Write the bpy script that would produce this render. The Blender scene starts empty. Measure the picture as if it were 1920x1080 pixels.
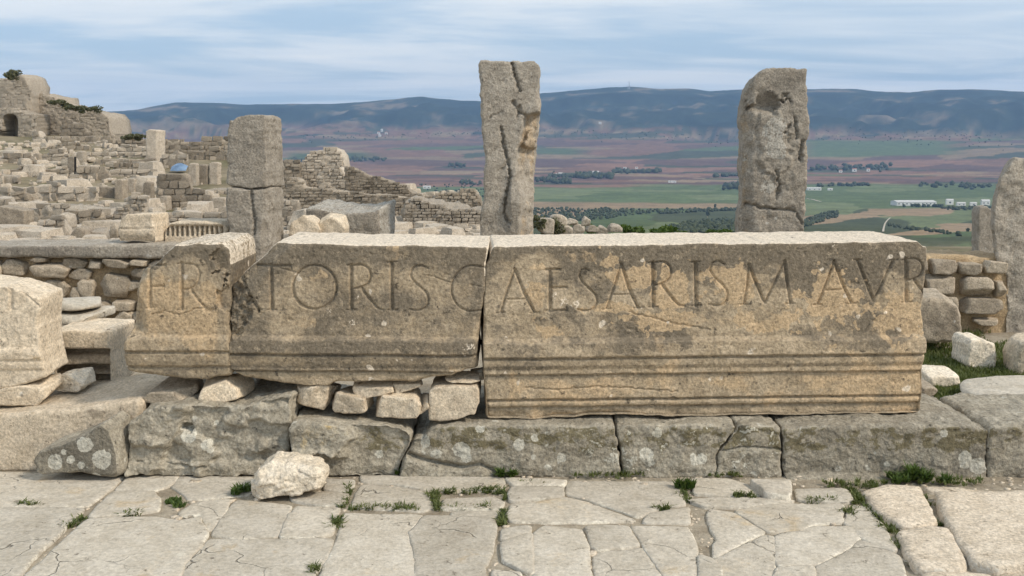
import bpy, math, random
import numpy as np
from mathutils import Vector, geometry

R = math.radians
random.seed(7)
SC = bpy.context.scene
COL = SC.collection

# ------------------------------------------------------------------ camera
CAM_H, PITCH, FPX = 1.532, R(8.68), 1900.0
cam_d = bpy.data.cameras.new('camera')
cam_d.sensor_width = 36.0
cam_d.lens = 36.0 * FPX / 1920.0
cam_d.clip_start, cam_d.clip_end = 0.05, 60000.0
cam = bpy.data.objects.new('camera', cam_d)
COL.objects.link(cam)
cam.location = (0, 0, CAM_H)
cam.rotation_euler = (R(90) - PITCH, 0, 0)
SC.camera = cam

# ------------------------------------------------------------------ sun, sky, exposure
SUN_EL, SUN_AZ = R(42), R(-27)          # azimuth counted from +x (right of the picture) towards +y
sun_dir = Vector((math.cos(SUN_EL) * math.cos(SUN_AZ), math.cos(SUN_EL) * math.sin(SUN_AZ), math.sin(SUN_EL)))
sl = bpy.data.lights.new('sun', 'SUN')
sl.energy, sl.angle, sl.color = 2.6, R(9.0), (1.0, 0.90, 0.76)
sun = bpy.data.objects.new('sun', sl)
COL.objects.link(sun)
sun.rotation_euler = sun_dir.to_track_quat('Z', 'Y').to_euler()

world = bpy.data.worlds.new('World')
SC.world = world
world.use_nodes = True
wn = world.node_tree
for n in list(wn.nodes): wn.nodes.remove(n)

def nd(nt, kind, **kw):
    n = nt.nodes.new(kind)
    for k, v in kw.items():
        if k.startswith('_'): setattr(n, k[1:], v)
        else:
            key = int(k[1:]) if (k[0] == 'i' and k[1:].isdigit()) else k.replace('__', ' ')
            s = n.inputs[key]
            if hasattr(v, 'is_linked') or isinstance(v, bpy.types.NodeSocket): nt.links.new(v, s)
            else: s.default_value = v
    return n

def mth(nt, op, a, b=0.0, c=0.0, clamp=False):
    n = nt.nodes.new('ShaderNodeMath'); n.operation = op; n.use_clamp = clamp
    for i, v in enumerate((a, b, c)):
        if isinstance(v, bpy.types.NodeSocket): nt.links.new(v, n.inputs[i])
        else: n.inputs[i].default_value = v
    return n.outputs[0]

def mix(nt, f, a, b, mode='MIX'):
    n = nt.nodes.new('ShaderNodeMix'); n.data_type = 'RGBA'; n.blend_type = mode
    for s, v in ((n.inputs[0], f), (n.inputs[6], a), (n.inputs[7], b)):
        if isinstance(v, bpy.types.NodeSocket): nt.links.new(v, s)
        else: s.default_value = v if isinstance(v, float) or len(v) == 4 else (*v, 1)
    return n.outputs[2]

def rng(nt, v, a, b, c=0.0, d=1.0, smooth=True):
    n = nt.nodes.new('ShaderNodeMapRange'); n.interpolation_type = 'SMOOTHSTEP' if smooth else 'LINEAR'
    nt.links.new(v, n.inputs[0])
    for i, x in enumerate((a, b, c, d)):
        if isinstance(x, bpy.types.NodeSocket): nt.links.new(x, n.inputs[i + 1])
        else: n.inputs[i + 1].default_value = x
    return n.outputs[0]

def noise(nt, vec, scale, detail=6.0, rough=0.6, dist=0.0):
    n = nd(nt, 'ShaderNodeTexNoise', Vector=vec, Scale=scale, Detail=detail, Roughness=rough, Distortion=dist)
    return n.outputs[0]

sky = nd(wn, 'ShaderNodeTexSky', _sky_type='NISHITA', _sun_disc=False)
sky.sun_elevation = SUN_EL
sky.sun_rotation = R(90) - SUN_AZ
sky.altitude = 500; sky.air_density = 1.0; sky.dust_density = 1.2; sky.ozone_density = 1.5
SKYLOC = (4.7, 12.2, 4.5)
# thin layered cloud, laid out on a flat layer overhead so that it recedes towards the horizon
tc = nd(wn, 'ShaderNodeTexCoord')
sep = nd(wn, 'ShaderNodeSeparateXYZ', Vector=tc.outputs['Generated'])
zz = mth(wn, 'ADD', mth(wn, 'MAXIMUM', sep.outputs[2], 0.0), 0.06)
px_ = mth(wn, 'DIVIDE', sep.outputs[0], zz); py_ = mth(wn, 'DIVIDE', sep.outputs[1], zz)
lay = nd(wn, 'ShaderNodeCombineXYZ', X=px_, Y=py_, Z=0.0).outputs[0]
mp = nd(wn, 'ShaderNodeMapping', Vector=lay); mp.inputs['Scale'].default_value = (0.27, 0.36, 1.0); mp.inputs['Location'].default_value = SKYLOC
c1 = noise(wn, mp.outputs[0], 0.95, 6.0, 0.56, 1.1)
mp2 = nd(wn, 'ShaderNodeMapping', Vector=lay); mp2.inputs['Scale'].default_value = (0.62, 1.3, 1.0); mp2.inputs['Location'].default_value = (7.7, 4.0, 2.0)
c2 = noise(wn, mp2.outputs[0], 0.9, 6.0, 0.55, 0.5)
cs = mth(wn, 'ADD', c1, mth(wn, 'MULTIPLY', mth(wn, 'SUBTRACT', c2, 0.5), 0.36))
cover = rng(wn, cs, 0.35, 0.58)
SKY_C = mix(wn, mth(wn, 'MULTIPLY', cover, 0.9), mix(wn, 0.75, sky.outputs[0], (4.2, 5.35, 6.5)), (7.2, 7.5, 7.6))
bright = rng(wn, cs, 0.55, 0.70)
SKY_C = mix(wn, mth(wn, 'MULTIPLY', bright, 0.5), SKY_C, (9.0, 8.7, 8.1))
bg = nd(wn, 'ShaderNodeBackground', Color=SKY_C, Strength=0.115)
wo = nd(wn, 'ShaderNodeOutputWorld', Surface=bg.outputs[0])

SC.view_settings.view_transform = 'Standard'
SC.view_settings.look = 'None'
SC.view_settings.gamma = 1.0
SC.view_settings.use_curve_mapping = False
SC.view_settings.exposure = 0.22
SC.render.engine = 'CYCLES'
SC.cycles.use_denoising = True
SC.cycles.max_bounces = 4
SC.cycles.use_adaptive_sampling = True
SC.cycles.adaptive_threshold = 0.02
SC.cycles.diffuse_bounces = 2
SC.cycles.volume_bounces = 0
SC.cycles.sample_clamp_indirect = 5.0

# ------------------------------------------------------------------ picture <-> place
CP, SP = math.cos(PITCH), math.sin(PITCH)
def ray(u, v):
    a = (np.asarray(u, float) - 960.0) / FPX; b = (540.0 - np.asarray(v, float)) / FPX
    return a, b * SP + CP, b * CP - SP
def P(u, v, Y, yaw=0.0, u0=None):
    """point of the plane y = Y (+ yaw * (x - x0)) that the pixel shows"""
    dx, dy, dz = ray(u, v)
    x0 = 0.0
    if u0 is not None:
        a, b, c = ray(u0, 600.0); x0 = a * Y / b
    t = (Y - yaw * x0) / (dy - yaw * dx)
    return np.stack([dx * t, dy * t, CAM_H + dz * t], -1)
def G(u, v, z=0.0):
    dx, dy, dz = ray(u, v)
    t = (z - CAM_H) / dz
    return np.stack([dx * t, dy * t, np.full_like(dx * t, z)], -1)
def proj(p):
    x, y, z = p[..., 0], p[..., 1], p[..., 2] - CAM_H
    f = y * CP - z * SP; up = y * SP + z * CP
    return 960.0 + FPX * x / f, 540.0 - FPX * up / f

# ------------------------------------------------------------------ noise for geometry
_rs = np.random.RandomState(11)
_perm = np.tile(_rs.permutation(256), 3)
_g = _rs.normal(size=(256, 3)); _g /= np.linalg.norm(_g, axis=1)[:, None]
_perm = _perm.astype(np.int32); _gx, _gy, _gz = [_g[:, k].astype(np.float32).copy() for k in range(3)]
def pn(p, seed=0):
    p = np.asarray(p, float) + seed * 17.31
    i = np.floor(p); f = (p - i).astype(np.float32); i = i.astype(np.int32) & 255
    fx, fy, fz = [np.ascontiguousarray(f[:, k]) for k in range(3)]
    wx, wy, wz = [t * t * t * (t * (t * 6 - 15) + 10) for t in (fx, fy, fz)]
    iy, iz = np.ascontiguousarray(i[:, 1]), np.ascontiguousarray(i[:, 2])
    xs = []
    for a in (0, 1):
        ha = _perm[i[:, 0] + a] + iy; ys = []
        for b in (0, 1):
            hb = _perm[(ha + b)] + iz; zs = []
            dxy = (fx - a, fy - b)
            for c in (0, 1):
                h = _perm[hb + c]
                zs.append(_gx[h] * dxy[0] + _gy[h] * dxy[1] + _gz[h] * (fz - c))
            ys.append(zs[0] + (zs[1] - zs[0]) * wz)
        xs.append(ys[0] + (ys[1] - ys[0]) * wy)
    return (xs[0] + (xs[1] - xs[0]) * wx).astype(float) * 1.6
def fbm(p, s, o=4, rough=0.5, seed=0):
    t, a, n = 0.0, 1.0, 0.0
    for k in range(o):
        t = t + a * pn(np.asarray(p) * s * 2 ** k, seed + k); n += a; a *= rough
    return t / n
def ridged(p, s, o=3, seed=0):
    t, a = 0.0, 1.0
    for k in range(o):
        t = t + a * (1 - np.abs(pn(np.asarray(p) * s * 2 ** k, seed + k)) * 2); a *= 0.5
    return t / 1.75
def sst(a, b, x):
    t = np.clip((x - a) / (b - a), 0, 1); return t * t * (3 - 2 * t)
def n1(x, s, seed=0, o=3):
    x = np.asarray(x, float).ravel()
    t = np.linspace(x.min(), x.max() + 1e-6, 500)
    y = fbm(np.stack([t, t * 0 + 0.37 + seed, t * 0 + seed * 1.7], 1), s, o, 0.55, seed)
    return np.interp(x, t, y)

# ------------------------------------------------------------------ objects
def tag(o, label=None, cat=None, group=None, kind=None):
    if label: o['label'] = label
    if cat: o['category'] = cat
    if group: o['group'] = group
    if kind or cat: o['kind'] = kind or 'thing'
    return o
def link(name, me, mat, parent=None, origin=None):
    o = bpy.data.objects.new(name, me)
    if mat and not me.materials: me.materials.append(mat)
    COL.objects.link(o)
    if parent is not None: o.parent = parent
    if origin is not None: o.location = origin
    return o
def empty(name, loc):
    o = bpy.data.objects.new(name, None); o.location = loc; o.empty_display_size = 0.1
    COL.objects.link(o); return o
def mesh_np(name, V, quads=None, tris=None, ngons=None, attrs=None, smooth=True):
    me = bpy.data.meshes.new(name)
    idx, tot = [], []
    for arr, k in ((quads, 4), (tris, 3)):
        if arr is not None and len(arr):
            arr = np.asarray(arr); idx.append(arr.ravel()); tot.append(np.full(len(arr), k))
    for g in (ngons or []):
        idx.append(np.asarray(g)); tot.append(np.array([len(g)]))
    idx = np.concatenate(idx).astype(np.int32); tot = np.concatenate(tot).astype(np.int32)
    me.vertices.add(len(V)); me.vertices.foreach_set('co', np.asarray(V, np.float32).ravel())
    me.loops.add(len(idx)); me.loops.foreach_set('vertex_index', idx)
    me.polygons.add(len(tot))
    st = np.concatenate([[0], np.cumsum(tot)[:-1]]).astype(np.int32)
    me.polygons.foreach_set('loop_start', st); me.polygons.foreach_set('loop_total', tot)
    me.polygons.foreach_set('use_smooth', np.full(len(tot), smooth))
    for k, a in (attrs or {}).items():
        a = np.asarray(a, np.float32)
        if a.ndim == 1:
            at = me.attributes.new(k, 'FLOAT', 'POINT'); at.data.foreach_set('value', a)
        else:
            at = me.attributes.new(k, 'FLOAT_COLOR', 'POINT')
            at.data.foreach_set('color', np.concatenate([a, np.ones((len(a), 1))], 1).astype(np.float32).ravel())
    me.update(calc_edges=True); me.validate()
    return me
def vnormals(V, Q):
    n = np.cross(V[Q[:, 2]] - V[Q[:, 0]], V[Q[:, 3]] - V[Q[:, 1]])
    out = np.zeros_like(V)
    for k in range(4): 
        for c in range(3): out[:, c] += np.bincount(Q[:, k], n[:, c], len(V))
    return out / np.maximum(np.linalg.norm(out, axis=1), 1e-12)[:, None]

# ------------------------------------------------------------------ materials
def new_mat(name):
    m = bpy.data.materials.new(name); m.use_nodes = True
    nt = m.node_tree
    for n in list(nt.nodes): nt.nodes.remove(n)
    return m, nt
def finish(nt, color, rough=0.9, bump_h=None, dist=0.003, strength=1.0, spec=0.25):
    b = nd(nt, 'ShaderNodeBsdfPrincipled', Base__Color=color, Roughness=rough)
    b.inputs['Specular IOR Level'].default_value = spec
    if bump_h is not None:
        bp = nd(nt, 'ShaderNodeBump', Height=bump_h, Distance=dist, Strength=strength)
        nt.links.new(bp.outputs[0], b.inputs['Normal'])
    nd(nt, 'ShaderNodeOutputMaterial', Surface=b.outputs[0])
    return b
def attr(nt, name):
    return nd(nt, 'ShaderNodeAttribute', _attribute_name=name).outputs['Fac']

def stone(name, base, light, dark, ochre=(0.36, 0.25, 0.13), kd=0.3, ko=0.1, kw=0.1, km=0.0, scale=1.0, bump=1.0, moss=(0.10, 0.085, 0.025), tint=0.1, white=(0.50, 0.47, 0.41), grain=1.0, hair=0.0):
    """weathered limestone: body colour, dark crust, ochre scaled-off skin, pale lichen, moss; amounts also from vertex attributes"""
    m, nt = new_mat(name)
    t = nd(nt, 'ShaderNodeTexCoord'); oi = nd(nt, 'ShaderNodeObjectInfo')
    off = mth(nt, 'MULTIPLY', oi.outputs['Random'], 37.0)
    vec = nd(nt, 'ShaderNodeVectorMath', _operation='ADD', i0=t.outputs['Object'], i1=nd(nt, 'ShaderNodeCombineXYZ', X=off, Y=off, Z=off).outputs[0]).outputs[0]
    nL = noise(nt, vec, 2.4 * scale, 5.0, 0.62, 0.4)
    nM = noise(nt, vec, 11.0 * scale, 5.0, 0.70)
    nF = noise(nt, vec, 75.0 * scale, 3.0, 0.7)
    nO = noise(nt, nd(nt, 'ShaderNodeVectorMath', _operation='ADD', i0=vec, i1=(9.1, 3.3, 5.7)).outputs[0], 3.1 * scale, 6.0, 0.64, 0.6)
    col = mix(nt, rng(nt, nM, 0.33, 0.68), base, light)
    # dark crust; its attribute also carries some painted shade and sunlight
    vd = mth(nt, 'ADD', mth(nt, 'ADD', nL, mth(nt, 'MULTIPLY', mth(nt, 'SUBTRACT', nM, 0.5), 0.6)), attr(nt, 'dark'))
    md = rng(nt, vd, 0.80 - kd, 1.04 - kd)
    col = mix(nt, mth(nt, 'MULTIPLY', md, 0.80), col, dark)
    # ochre
    vo = mth(nt, 'ADD', mth(nt, 'ADD', nO, mth(nt, 'MULTIPLY', mth(nt, 'SUBTRACT', nM, 0.5), 0.5)), attr(nt, 'ochre'))
    mo = rng(nt, vo, 0.78 - ko, 0.93 - ko)
    col = mix(nt, mth(nt, 'MULTIPLY', mo, 0.8), col, ochre)
    # moss
    vm = mth(nt, 'ADD', mth(nt, 'ADD', nM, mth(nt, 'MULTIPLY', mth(nt, 'SUBTRACT', nF, 0.5), 0.7)), attr(nt, 'moss'))
    mm = rng(nt, vm, 0.86 - km, 1.0 - km)
    col = mix(nt, mth(nt, 'MULTIPLY', mm, 0.8), col, moss)
    # pale lichen crusts: small cells with ragged borders, and the placed ones
    vo2 = nd(nt, 'ShaderNodeTexVoronoi', Vector=nd(nt, 'ShaderNodeVectorMath', _operation='ADD', i0=vec, i1=nd(nt, 'ShaderNodeVectorMath', _operation='SCALE', i0=nd(nt, 'ShaderNodeTexNoise', Vector=vec, Scale=30.0 * scale, Detail=0.0).outputs['Color'], Scale=0.03 / scale).outputs[0]).outputs[0], Scale=16.0 * scale)
    sepc = nd(nt, 'ShaderNodeSeparateColor', Color=vo2.outputs['Color'])
    rad = mth(nt, 'MULTIPLY', rng(nt, sepc.outputs[0], 1.0 - kw, 1.0, 0.0, 0.42, False), rng(nt, nO, 0.40, 0.60))
    mw = rng(nt, mth(nt, 'SUBTRACT', rad, vo2.outputs['Distance']), 0.0, 0.08)
    wp = rng(nt, mth(nt, 'ADD', mth(nt, 'ADD', nF, mth(nt, 'MULTIPLY', nM, 0.6)), attr(nt, 'white')), 1.12 - 0.12 * kw, 1.30 - 0.12 * kw)
    mw = mth(nt, 'MAXIMUM', mw, wp)
    col = mix(nt, mth(nt, 'MULTIPLY', mw, 0.75), col, white)
    # grain and pits
    nS = noise(nt, vec, 27.0 * scale, 4.0, 0.78)
    col = mix(nt, mth(nt, 'MULTIPLY', rng(nt, nS, 0.43, 0.33), 0.55 * grain), col, light)
    col = mix(nt, mth(nt, 'MULTIPLY', rng(nt, nS, 0.56, 0.68), 0.6 * grain), col, dark)
    g = rng(nt, nF, 0.28, 0.72, 1 - 0.40 * grain, 1 + 0.36 * grain, False)
    pit = rng(nt, nS, 0.645, 0.70)
    g = mth(nt, 'MULTIPLY', g, rng(nt, pit, 0, 1, 1.0, 0.55, False))
    ck = None
    if hair:   # hairline cracks
        dv = nd(nt, 'ShaderNodeVectorMath', _operation='ADD', i0=vec, i1=nd(nt, 'ShaderNodeVectorMath', _operation='SCALE', i0=nd(nt, 'ShaderNodeTexNoise', Vector=vec, Scale=7.0, Detail=4.0).outputs['Color'], Scale=0.16).outputs[0]).outputs[0]
        ve = nd(nt, 'ShaderNodeTexVoronoi', _feature='DISTANCE_TO_EDGE', Vector=dv, Scale=2.6).outputs['Distance']
        ck = mth(nt, 'MULTIPLY', rng(nt, ve, 0.010, 0.002), rng(nt, nL, 0.53, 0.62))
        col = mix(nt, mth(nt, 'MULTIPLY', ck, 0.75), col, (0.16, 0.135, 0.105))
        rimc = mth(nt, 'MULTIPLY', rng(nt, ve, 0.04, 0.012), rng(nt, nL, 0.53, 0.62))
        col = mix(nt, mth(nt, 'MULTIPLY', rimc, mth(nt, 'MULTIPLY', mth(nt, 'SUBTRACT', 1.0, ck), 0.3)), col, white)
    tn = rng(nt, oi.outputs['Random'], 0, 1, 1.0 - tint, 1.0 + tint, False)
    g = mth(nt, 'MULTIPLY', g, tn)
    col = mix(nt, 1.0, col, nd(nt, 'ShaderNodeCombineColor', Red=g, Green=g, Blue=g).outputs[0], 'MULTIPLY')
    h = mth(nt, 'ADD', mth(nt, 'MULTIPLY', nM, 1.0), mth(nt, 'ADD', mth(nt, 'MULTIPLY', nF, 0.45), mth(nt, 'MULTIPLY', nS, 0.6)))
    h = mth(nt, 'SUBTRACT', h, mth(nt, 'MULTIPLY', pit, 0.35))
    if ck is not None: h = mth(nt, 'SUBTRACT', h, mth(nt, 'MULTIPLY', ck, 1.2))
    finish(nt, col, 0.92, h, 0.012 * bump / scale, 0.9)
    return m

M = {}
M['inscribed'] = stone('inscribed_limestone', (0.328, 0.257, 0.171), (0.463, 0.371, 0.258), (0.138, 0.116, 0.087), (0.524, 0.382, 0.232), kd=0.28, ko=0.15, kw=0.34, grain=1.05, bump=0.8, white=(0.753, 0.654, 0.528))
M['clean'] = stone('clean_limestone', (0.558, 0.458, 0.335), (0.673, 0.567, 0.431), (0.323, 0.259, 0.187), kd=0.10, ko=0.10, kw=0.05, bump=0.7)
M['prop'] = stone('prop_stone', (0.594, 0.485, 0.353), (0.788, 0.664, 0.501), (0.317, 0.252, 0.181), kd=0.12, ko=0.12, kw=0.08, scale=1.5, bump=0.7, tint=0.18)
M['white'] = stone('pale_boulder', (0.686, 0.588, 0.450), (0.815, 0.718, 0.580), (0.412, 0.329, 0.230), (0.553, 0.419, 0.260), kd=0.08, ko=0.08, kw=0.0, bump=1.0)
M['kerb'] = stone('lichened_kerb', (0.285, 0.251, 0.192), (0.435, 0.390, 0.309), (0.139, 0.125, 0.099), (0.455, 0.321, 0.128), kd=0.24, ko=0.04, kw=0.34, km=0.05, bump=1.1, moss=(0.135, 0.112, 0.055), white=(0.621, 0.591, 0.502))
M['pillar'] = stone('pillar_limestone', (0.305, 0.265, 0.213), (0.409, 0.361, 0.296), (0.161, 0.140, 0.114), (0.425, 0.323, 0.213), kd=0.22, ko=0.04, kw=0.14, bump=1.2)
M['paving'] = stone('paving_limestone', (0.454, 0.401, 0.320), (0.564, 0.510, 0.425), (0.317, 0.268, 0.201), (0.472, 0.372, 0.244), kd=0.23, ko=0.17, kw=0.05, scale=0.8, bump=0.5, tint=0.11, grain=0.6, white=(0.652, 0.599, 0.493), hair=1.0)
M['rough_paving'] = stone('rough_paving', (0.543, 0.453, 0.342), (0.680, 0.583, 0.460), (0.367, 0.299, 0.219), kd=0.08, ko=0.10, kw=0.05, bump=0.9)
M['rubble'] = stone('rubble_stone', (0.329, 0.270, 0.199), (0.463, 0.388, 0.294), (0.167, 0.137, 0.101), kd=0.2, ko=0.10, kw=0.14, scale=1.3, bump=0.9, tint=0.22)
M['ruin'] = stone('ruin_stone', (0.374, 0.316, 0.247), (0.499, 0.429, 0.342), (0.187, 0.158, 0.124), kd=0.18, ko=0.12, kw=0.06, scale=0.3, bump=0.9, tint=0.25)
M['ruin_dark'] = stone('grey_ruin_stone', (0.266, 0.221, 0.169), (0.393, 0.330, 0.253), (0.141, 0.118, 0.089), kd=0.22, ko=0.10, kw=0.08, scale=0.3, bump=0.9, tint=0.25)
M['mortar'] = stone('earth_mortar', (0.364, 0.260, 0.153), (0.460, 0.345, 0.214), (0.214, 0.155, 0.093), kd=0.14, ko=0.1, kw=0.0, scale=1.2, bump=1.0)

def plain(name, a, b, scale=5.0, rough=0.9, bump=0.01):
    m, nt = new_mat(name)
    t = nd(nt, 'ShaderNodeTexCoord')
    n = noise(nt, t.outputs['Object'], scale, 8.0, 0.65)
    f = noise(nt, t.outputs['Object'], scale * 9, 4.0, 0.7)
    col = mix(nt, rng(nt, n, 0.35, 0.65), a, b)
    g = rng(nt, f, 0.3, 0.7, 0.75, 1.2, False)
    col = mix(nt, 1.0, col, nd(nt, 'ShaderNodeCombineColor', Red=g, Green=g, Blue=g).outputs[0], 'MULTIPLY')
    finish(nt, col, rough, mth(nt, 'ADD', n, mth(nt, 'MULTIPLY', f, 0.4)), bump, 0.9)
    return m
M['soil'] = plain('joint_soil', (0.26, 0.215, 0.155), (0.40, 0.345, 0.265), 6.0, bump=0.02)
M['scrub_soil'] = plain('stony_soil', (0.25, 0.205, 0.14), (0.36, 0.31, 0.225), 0.8, bump=0.08)

def leaf_mat(name, a, b):
    m, nt = new_mat(name)
    oi = nd(nt, 'ShaderNodeTexCoord')
    n = noise(nt, oi.outputs['Object'], 9.0, 3.0, 0.6)
    v = attr(nt, 'tone')
    col = mix(nt, mth(nt, 'ADD', mth(nt, 'MULTIPLY', v, 0.7), mth(nt, 'MULTIPLY', n, 0.3)), a, b)
    b_ = nd(nt, 'ShaderNodeBsdfPrincipled', Base__Color=col, Roughness=0.6)
    b_.inputs['Specular IOR Level'].default_value = 0.3
    tr = nd(nt, 'ShaderNodeBsdfTranslucent', Color=mix(nt, 1.0, col, (1.3, 1.4, 0.6), 'MULTIPLY'))
    ms = nd(nt, 'ShaderNodeMixShader', i0=0.3, i1=b_.outputs[0], i2=tr.outputs[0])
    nd(nt, 'ShaderNodeOutputMaterial', Surface=ms.outputs[0])
    return m
M['grass'] = leaf_mat('grass_blades', (0.05, 0.085, 0.018), (0.21, 0.22, 0.085))
M['weed'] = leaf_mat('weed_leaves', (0.035, 0.075, 0.015), (0.14, 0.19, 0.05))
M['scrub'] = leaf_mat('scrub_leaves', (0.07, 0.075, 0.04), (0.18, 0.175, 0.10))

# ------------------------------------------------------------------ shape builders
def lattice(nx, ny, nz):
    """surface of a box lattice: front(y=0), left, right, top, bottom as grids, back as one face"""
    idx = -np.ones((nx + 1, ny + 1, nz + 1), np.int64)
    msk = np.zeros_like(idx, bool)
    msk[:, 0, :] = True; msk[0] = True; msk[-1] = True; msk[:, :, 0] = True; msk[:, :, -1] = True
    idx[msk] = np.arange(msk.sum())
    ijk = np.argwhere(msk)
    def q(A, flip):
        a, b, c, d = A[:-1, :-1], A[1:, :-1], A[1:, 1:], A[:-1, 1:]
        return np.stack([a, d, c, b] if flip else [a, b, c, d], -1).reshape(-1, 4)
    Q = np.concatenate([q(idx[:, 0, :], False), q(idx[0], True), q(idx[-1], False), q(idx[:, :, 0], True), q(idx[:, :, -1], False)])
    loop = np.concatenate([idx[:-1, ny, 0], idx[-1, ny, :-1], idx[:0:-1, ny, -1], idx[0, ny, :0:-1]])
    return ijk, Q, loop[::-1]

def curve(pts, n=8):
    """smooth line through traced points"""
    p = np.asarray(pts, float)
    q = np.vstack([2 * p[0] - p[1], p, 2 * p[-1] - p[-2]])
    out = []
    for i in range(1, len(q) - 2):
        for t in np.arange(n) / n:
            a, b, c, d = q[i - 1], q[i], q[i + 1], q[i + 2]
            out.append(0.5 * (2 * b + (c - a) * t + (2 * a - 5 * b + 4 * c - d) * t ** 2 + (3 * b - a - 3 * c + d) * t ** 3))
    return np.vstack(out + [p[-1]])

def dist_poly(U, V, pts, wid=None):
    """distance (px) to a polyline, and the width there"""
    best = np.full(U.shape, 1e9); ww = np.zeros(U.shape)
    pts = np.asarray(pts, float)
    for k in range(len(pts) - 1):
        a, b = pts[k], pts[k + 1]
        ab = b - a; L2 = max((ab ** 2).sum(), 1e-9)
        t = np.clip(((U - a[0]) * ab[0] + (V - a[1]) * ab[1]) / L2, 0, 1)
        d = np.hypot(U - a[0] - t * ab[0], V - a[1] - t * ab[1])
        m = d < best
        best = np.where(m, d, best)
        if wid is not None: ww = np.where(m, wid[k] + (wid[k + 1] - wid[k]) * t, ww)
    return (best, ww) if wid is not None else best

def block(name, mat, Y, top, bottom, left, right, depth, res, parent=None, yaw=0.0, u0=None, r=0.02, amp=0.004, namp=6.0, seed=0, skew=0.0, taper=0.0,
          front=None, attrs=None, rn=0.8, jag=0.004, ny=None, backslope=0.0, post=None, bpow=1.5, full=False, frac=0.0, fs=5.0):
    """cut stone traced from its front face; outlines are pixel polylines on the front plane"""
    pt = lambda L: P(np.array([a for a, b in L], float), np.array([b for a, b in L], float), Y, yaw, u0)
    T, B, L_, R_ = pt(top), pt(bottom), pt(left), pt(right)
    L_ = L_[np.argsort(L_[:, 2])]; R_ = R_[np.argsort(R_[:, 2])]
    XL, XR = min(T[0, 0], B[0, 0]), max(T[-1, 0], B[-1, 0])
    W = XR - XL; H = T[:, 2].max() - B[:, 2].min()
    nx, nz = max(6, int(W / res)), max(6, int(H / res))
    ny = ny or max(6, int(depth / res / 2.2))
    ijk, Q, loop = lattice(nx, ny, nz)
    a, c = ijk[:, 0] / nx, ijk[:, 2] / nz
    b = (ijk[:, 1] / ny) ** bpow
    isf = ijk[:, 1] == 0
    p = np.stack([(a - .5) * W, (b - .5) * depth, (c - .5) * H], 1)
    h = np.array([W, depth, H]) / 2
    rr = r * np.clip(1 + rn * 2.2 * fbm(p, 5.0, 3, 0.55, seed + 3), 0.25, 3.0)
    inner = np.clip(p, -(h - rr[:, None]), h - rr[:, None])
    d = p - inner; ln = np.linalg.norm(d, axis=1)
    p = inner + d / np.maximum(ln, 1e-9)[:, None] * np.minimum(rr, ln)[:, None]
    a2, b2, c2 = p[:, 0] / W + .5, p[:, 1] / depth + .5, p[:, 2] / H + .5
    x0 = XL + a2 * W
    zt = np.interp(x0, T[:, 0], T[:, 2]) + jag * n1(x0, 14, seed + 5)
    zb = np.interp(x0, B[:, 0], B[:, 2]) + jag * n1(x0, 14, seed + 6)
    z = zb + c2 * (zt - zb)
    xl = np.interp(z, L_[:, 2], L_[:, 0]) + jag * n1(z, 14, seed + 7)
    xr = np.interp(z, R_[:, 2], R_[:, 0]) + jag * n1(z, 14, seed + 8)
    x = xl + a2 * (xr - xl)
    if taper: x = x + b2 * taper * ((XL + XR) / 2 - x)
    x = x + b2 * depth * skew
    z = z + b2 * backslope * c2
    xc = 0.0
    if u0 is not None:
        e, f, g = ray(u0, 600.0); xc = e * Y / f
    y = Y + yaw * (x - xc) + b2 * depth
    V = np.stack([x, y, z], 1)
    N = vnormals(V, Q)
    V = V + N * (amp * fbm(V, namp, 5, 0.6, seed))[:, None]
    if frac:
        t = fbm(V * (1, 1, 1.5), fs, 4, 0.55, seed + 40) * 3.2
        t = np.floor(t) + sst(0.0, 0.25, t - np.floor(t))
        V = V + N * (frac * t / 3.2)[:, None]
    at = {}
    if front or attrs:
        U_, V_ = proj(np.stack([x, Y + yaw * (x - xc), z], 1))
        if front:
            if full: fd = front(U_, V_, V) * np.clip(1 - b2, 0, 1)
            else: fd = np.zeros(len(V)); fd[isf] = front(U_[isf], V_[isf], V[isf])
            V[:, 1] -= fd
        if attrs: at = {k: np.asarray(v, float) for k, v in attrs(U_, V_, V, isf).items()}
    if post: V = post(V, N, U_ if (front or attrs) else None, None)
    org = np.array([(XL + XR) / 2, Y, B[:, 2].min()])
    if parent is not None: org_l = org - np.array(parent.location)
    me = mesh_np(name, V - org, Q, None, [loop], at)
    return link(name, me, mat, parent, org if parent is None else org_l)

def cubesphere(n):
    key = '_cs%d' % n
    if key in globals(): return globals()[key]
    ijk, Q, loop = None, None, None
    g = np.linspace(-1, 1, n + 1); g = np.tan(g * math.pi / 4)
    vs, qs, seen = [], [], {}
    for ax in range(3):
        for s in (-1, 1):
            ids = np.zeros((n + 1, n + 1), int)
            for i in range(n + 1):
                for j in range(n + 1):
                    v = [0, 0, 0]; v[ax] = s; v[(ax + 1) % 3] = g[i]; v[(ax + 2) % 3] = g[j]
                    k = tuple(round(t, 5) for t in v)
                    if k not in seen: seen[k] = len(vs); vs.append(v)
                    ids[i, j] = seen[k]
            a, b, c, d = ids[:-1, :-1], ids[1:, :-1], ids[1:, 1:], ids[:-1, 1:]
            qs.append(np.stack([a, b, c, d] if s > 0 else [a, d, c, b], -1).reshape(-1, 4))
    v = np.array(vs, float); v /= np.linalg.norm(v, axis=1)[:, None]
    globals()[key] = (v, np.concatenate(qs)); return globals()[key]

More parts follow.
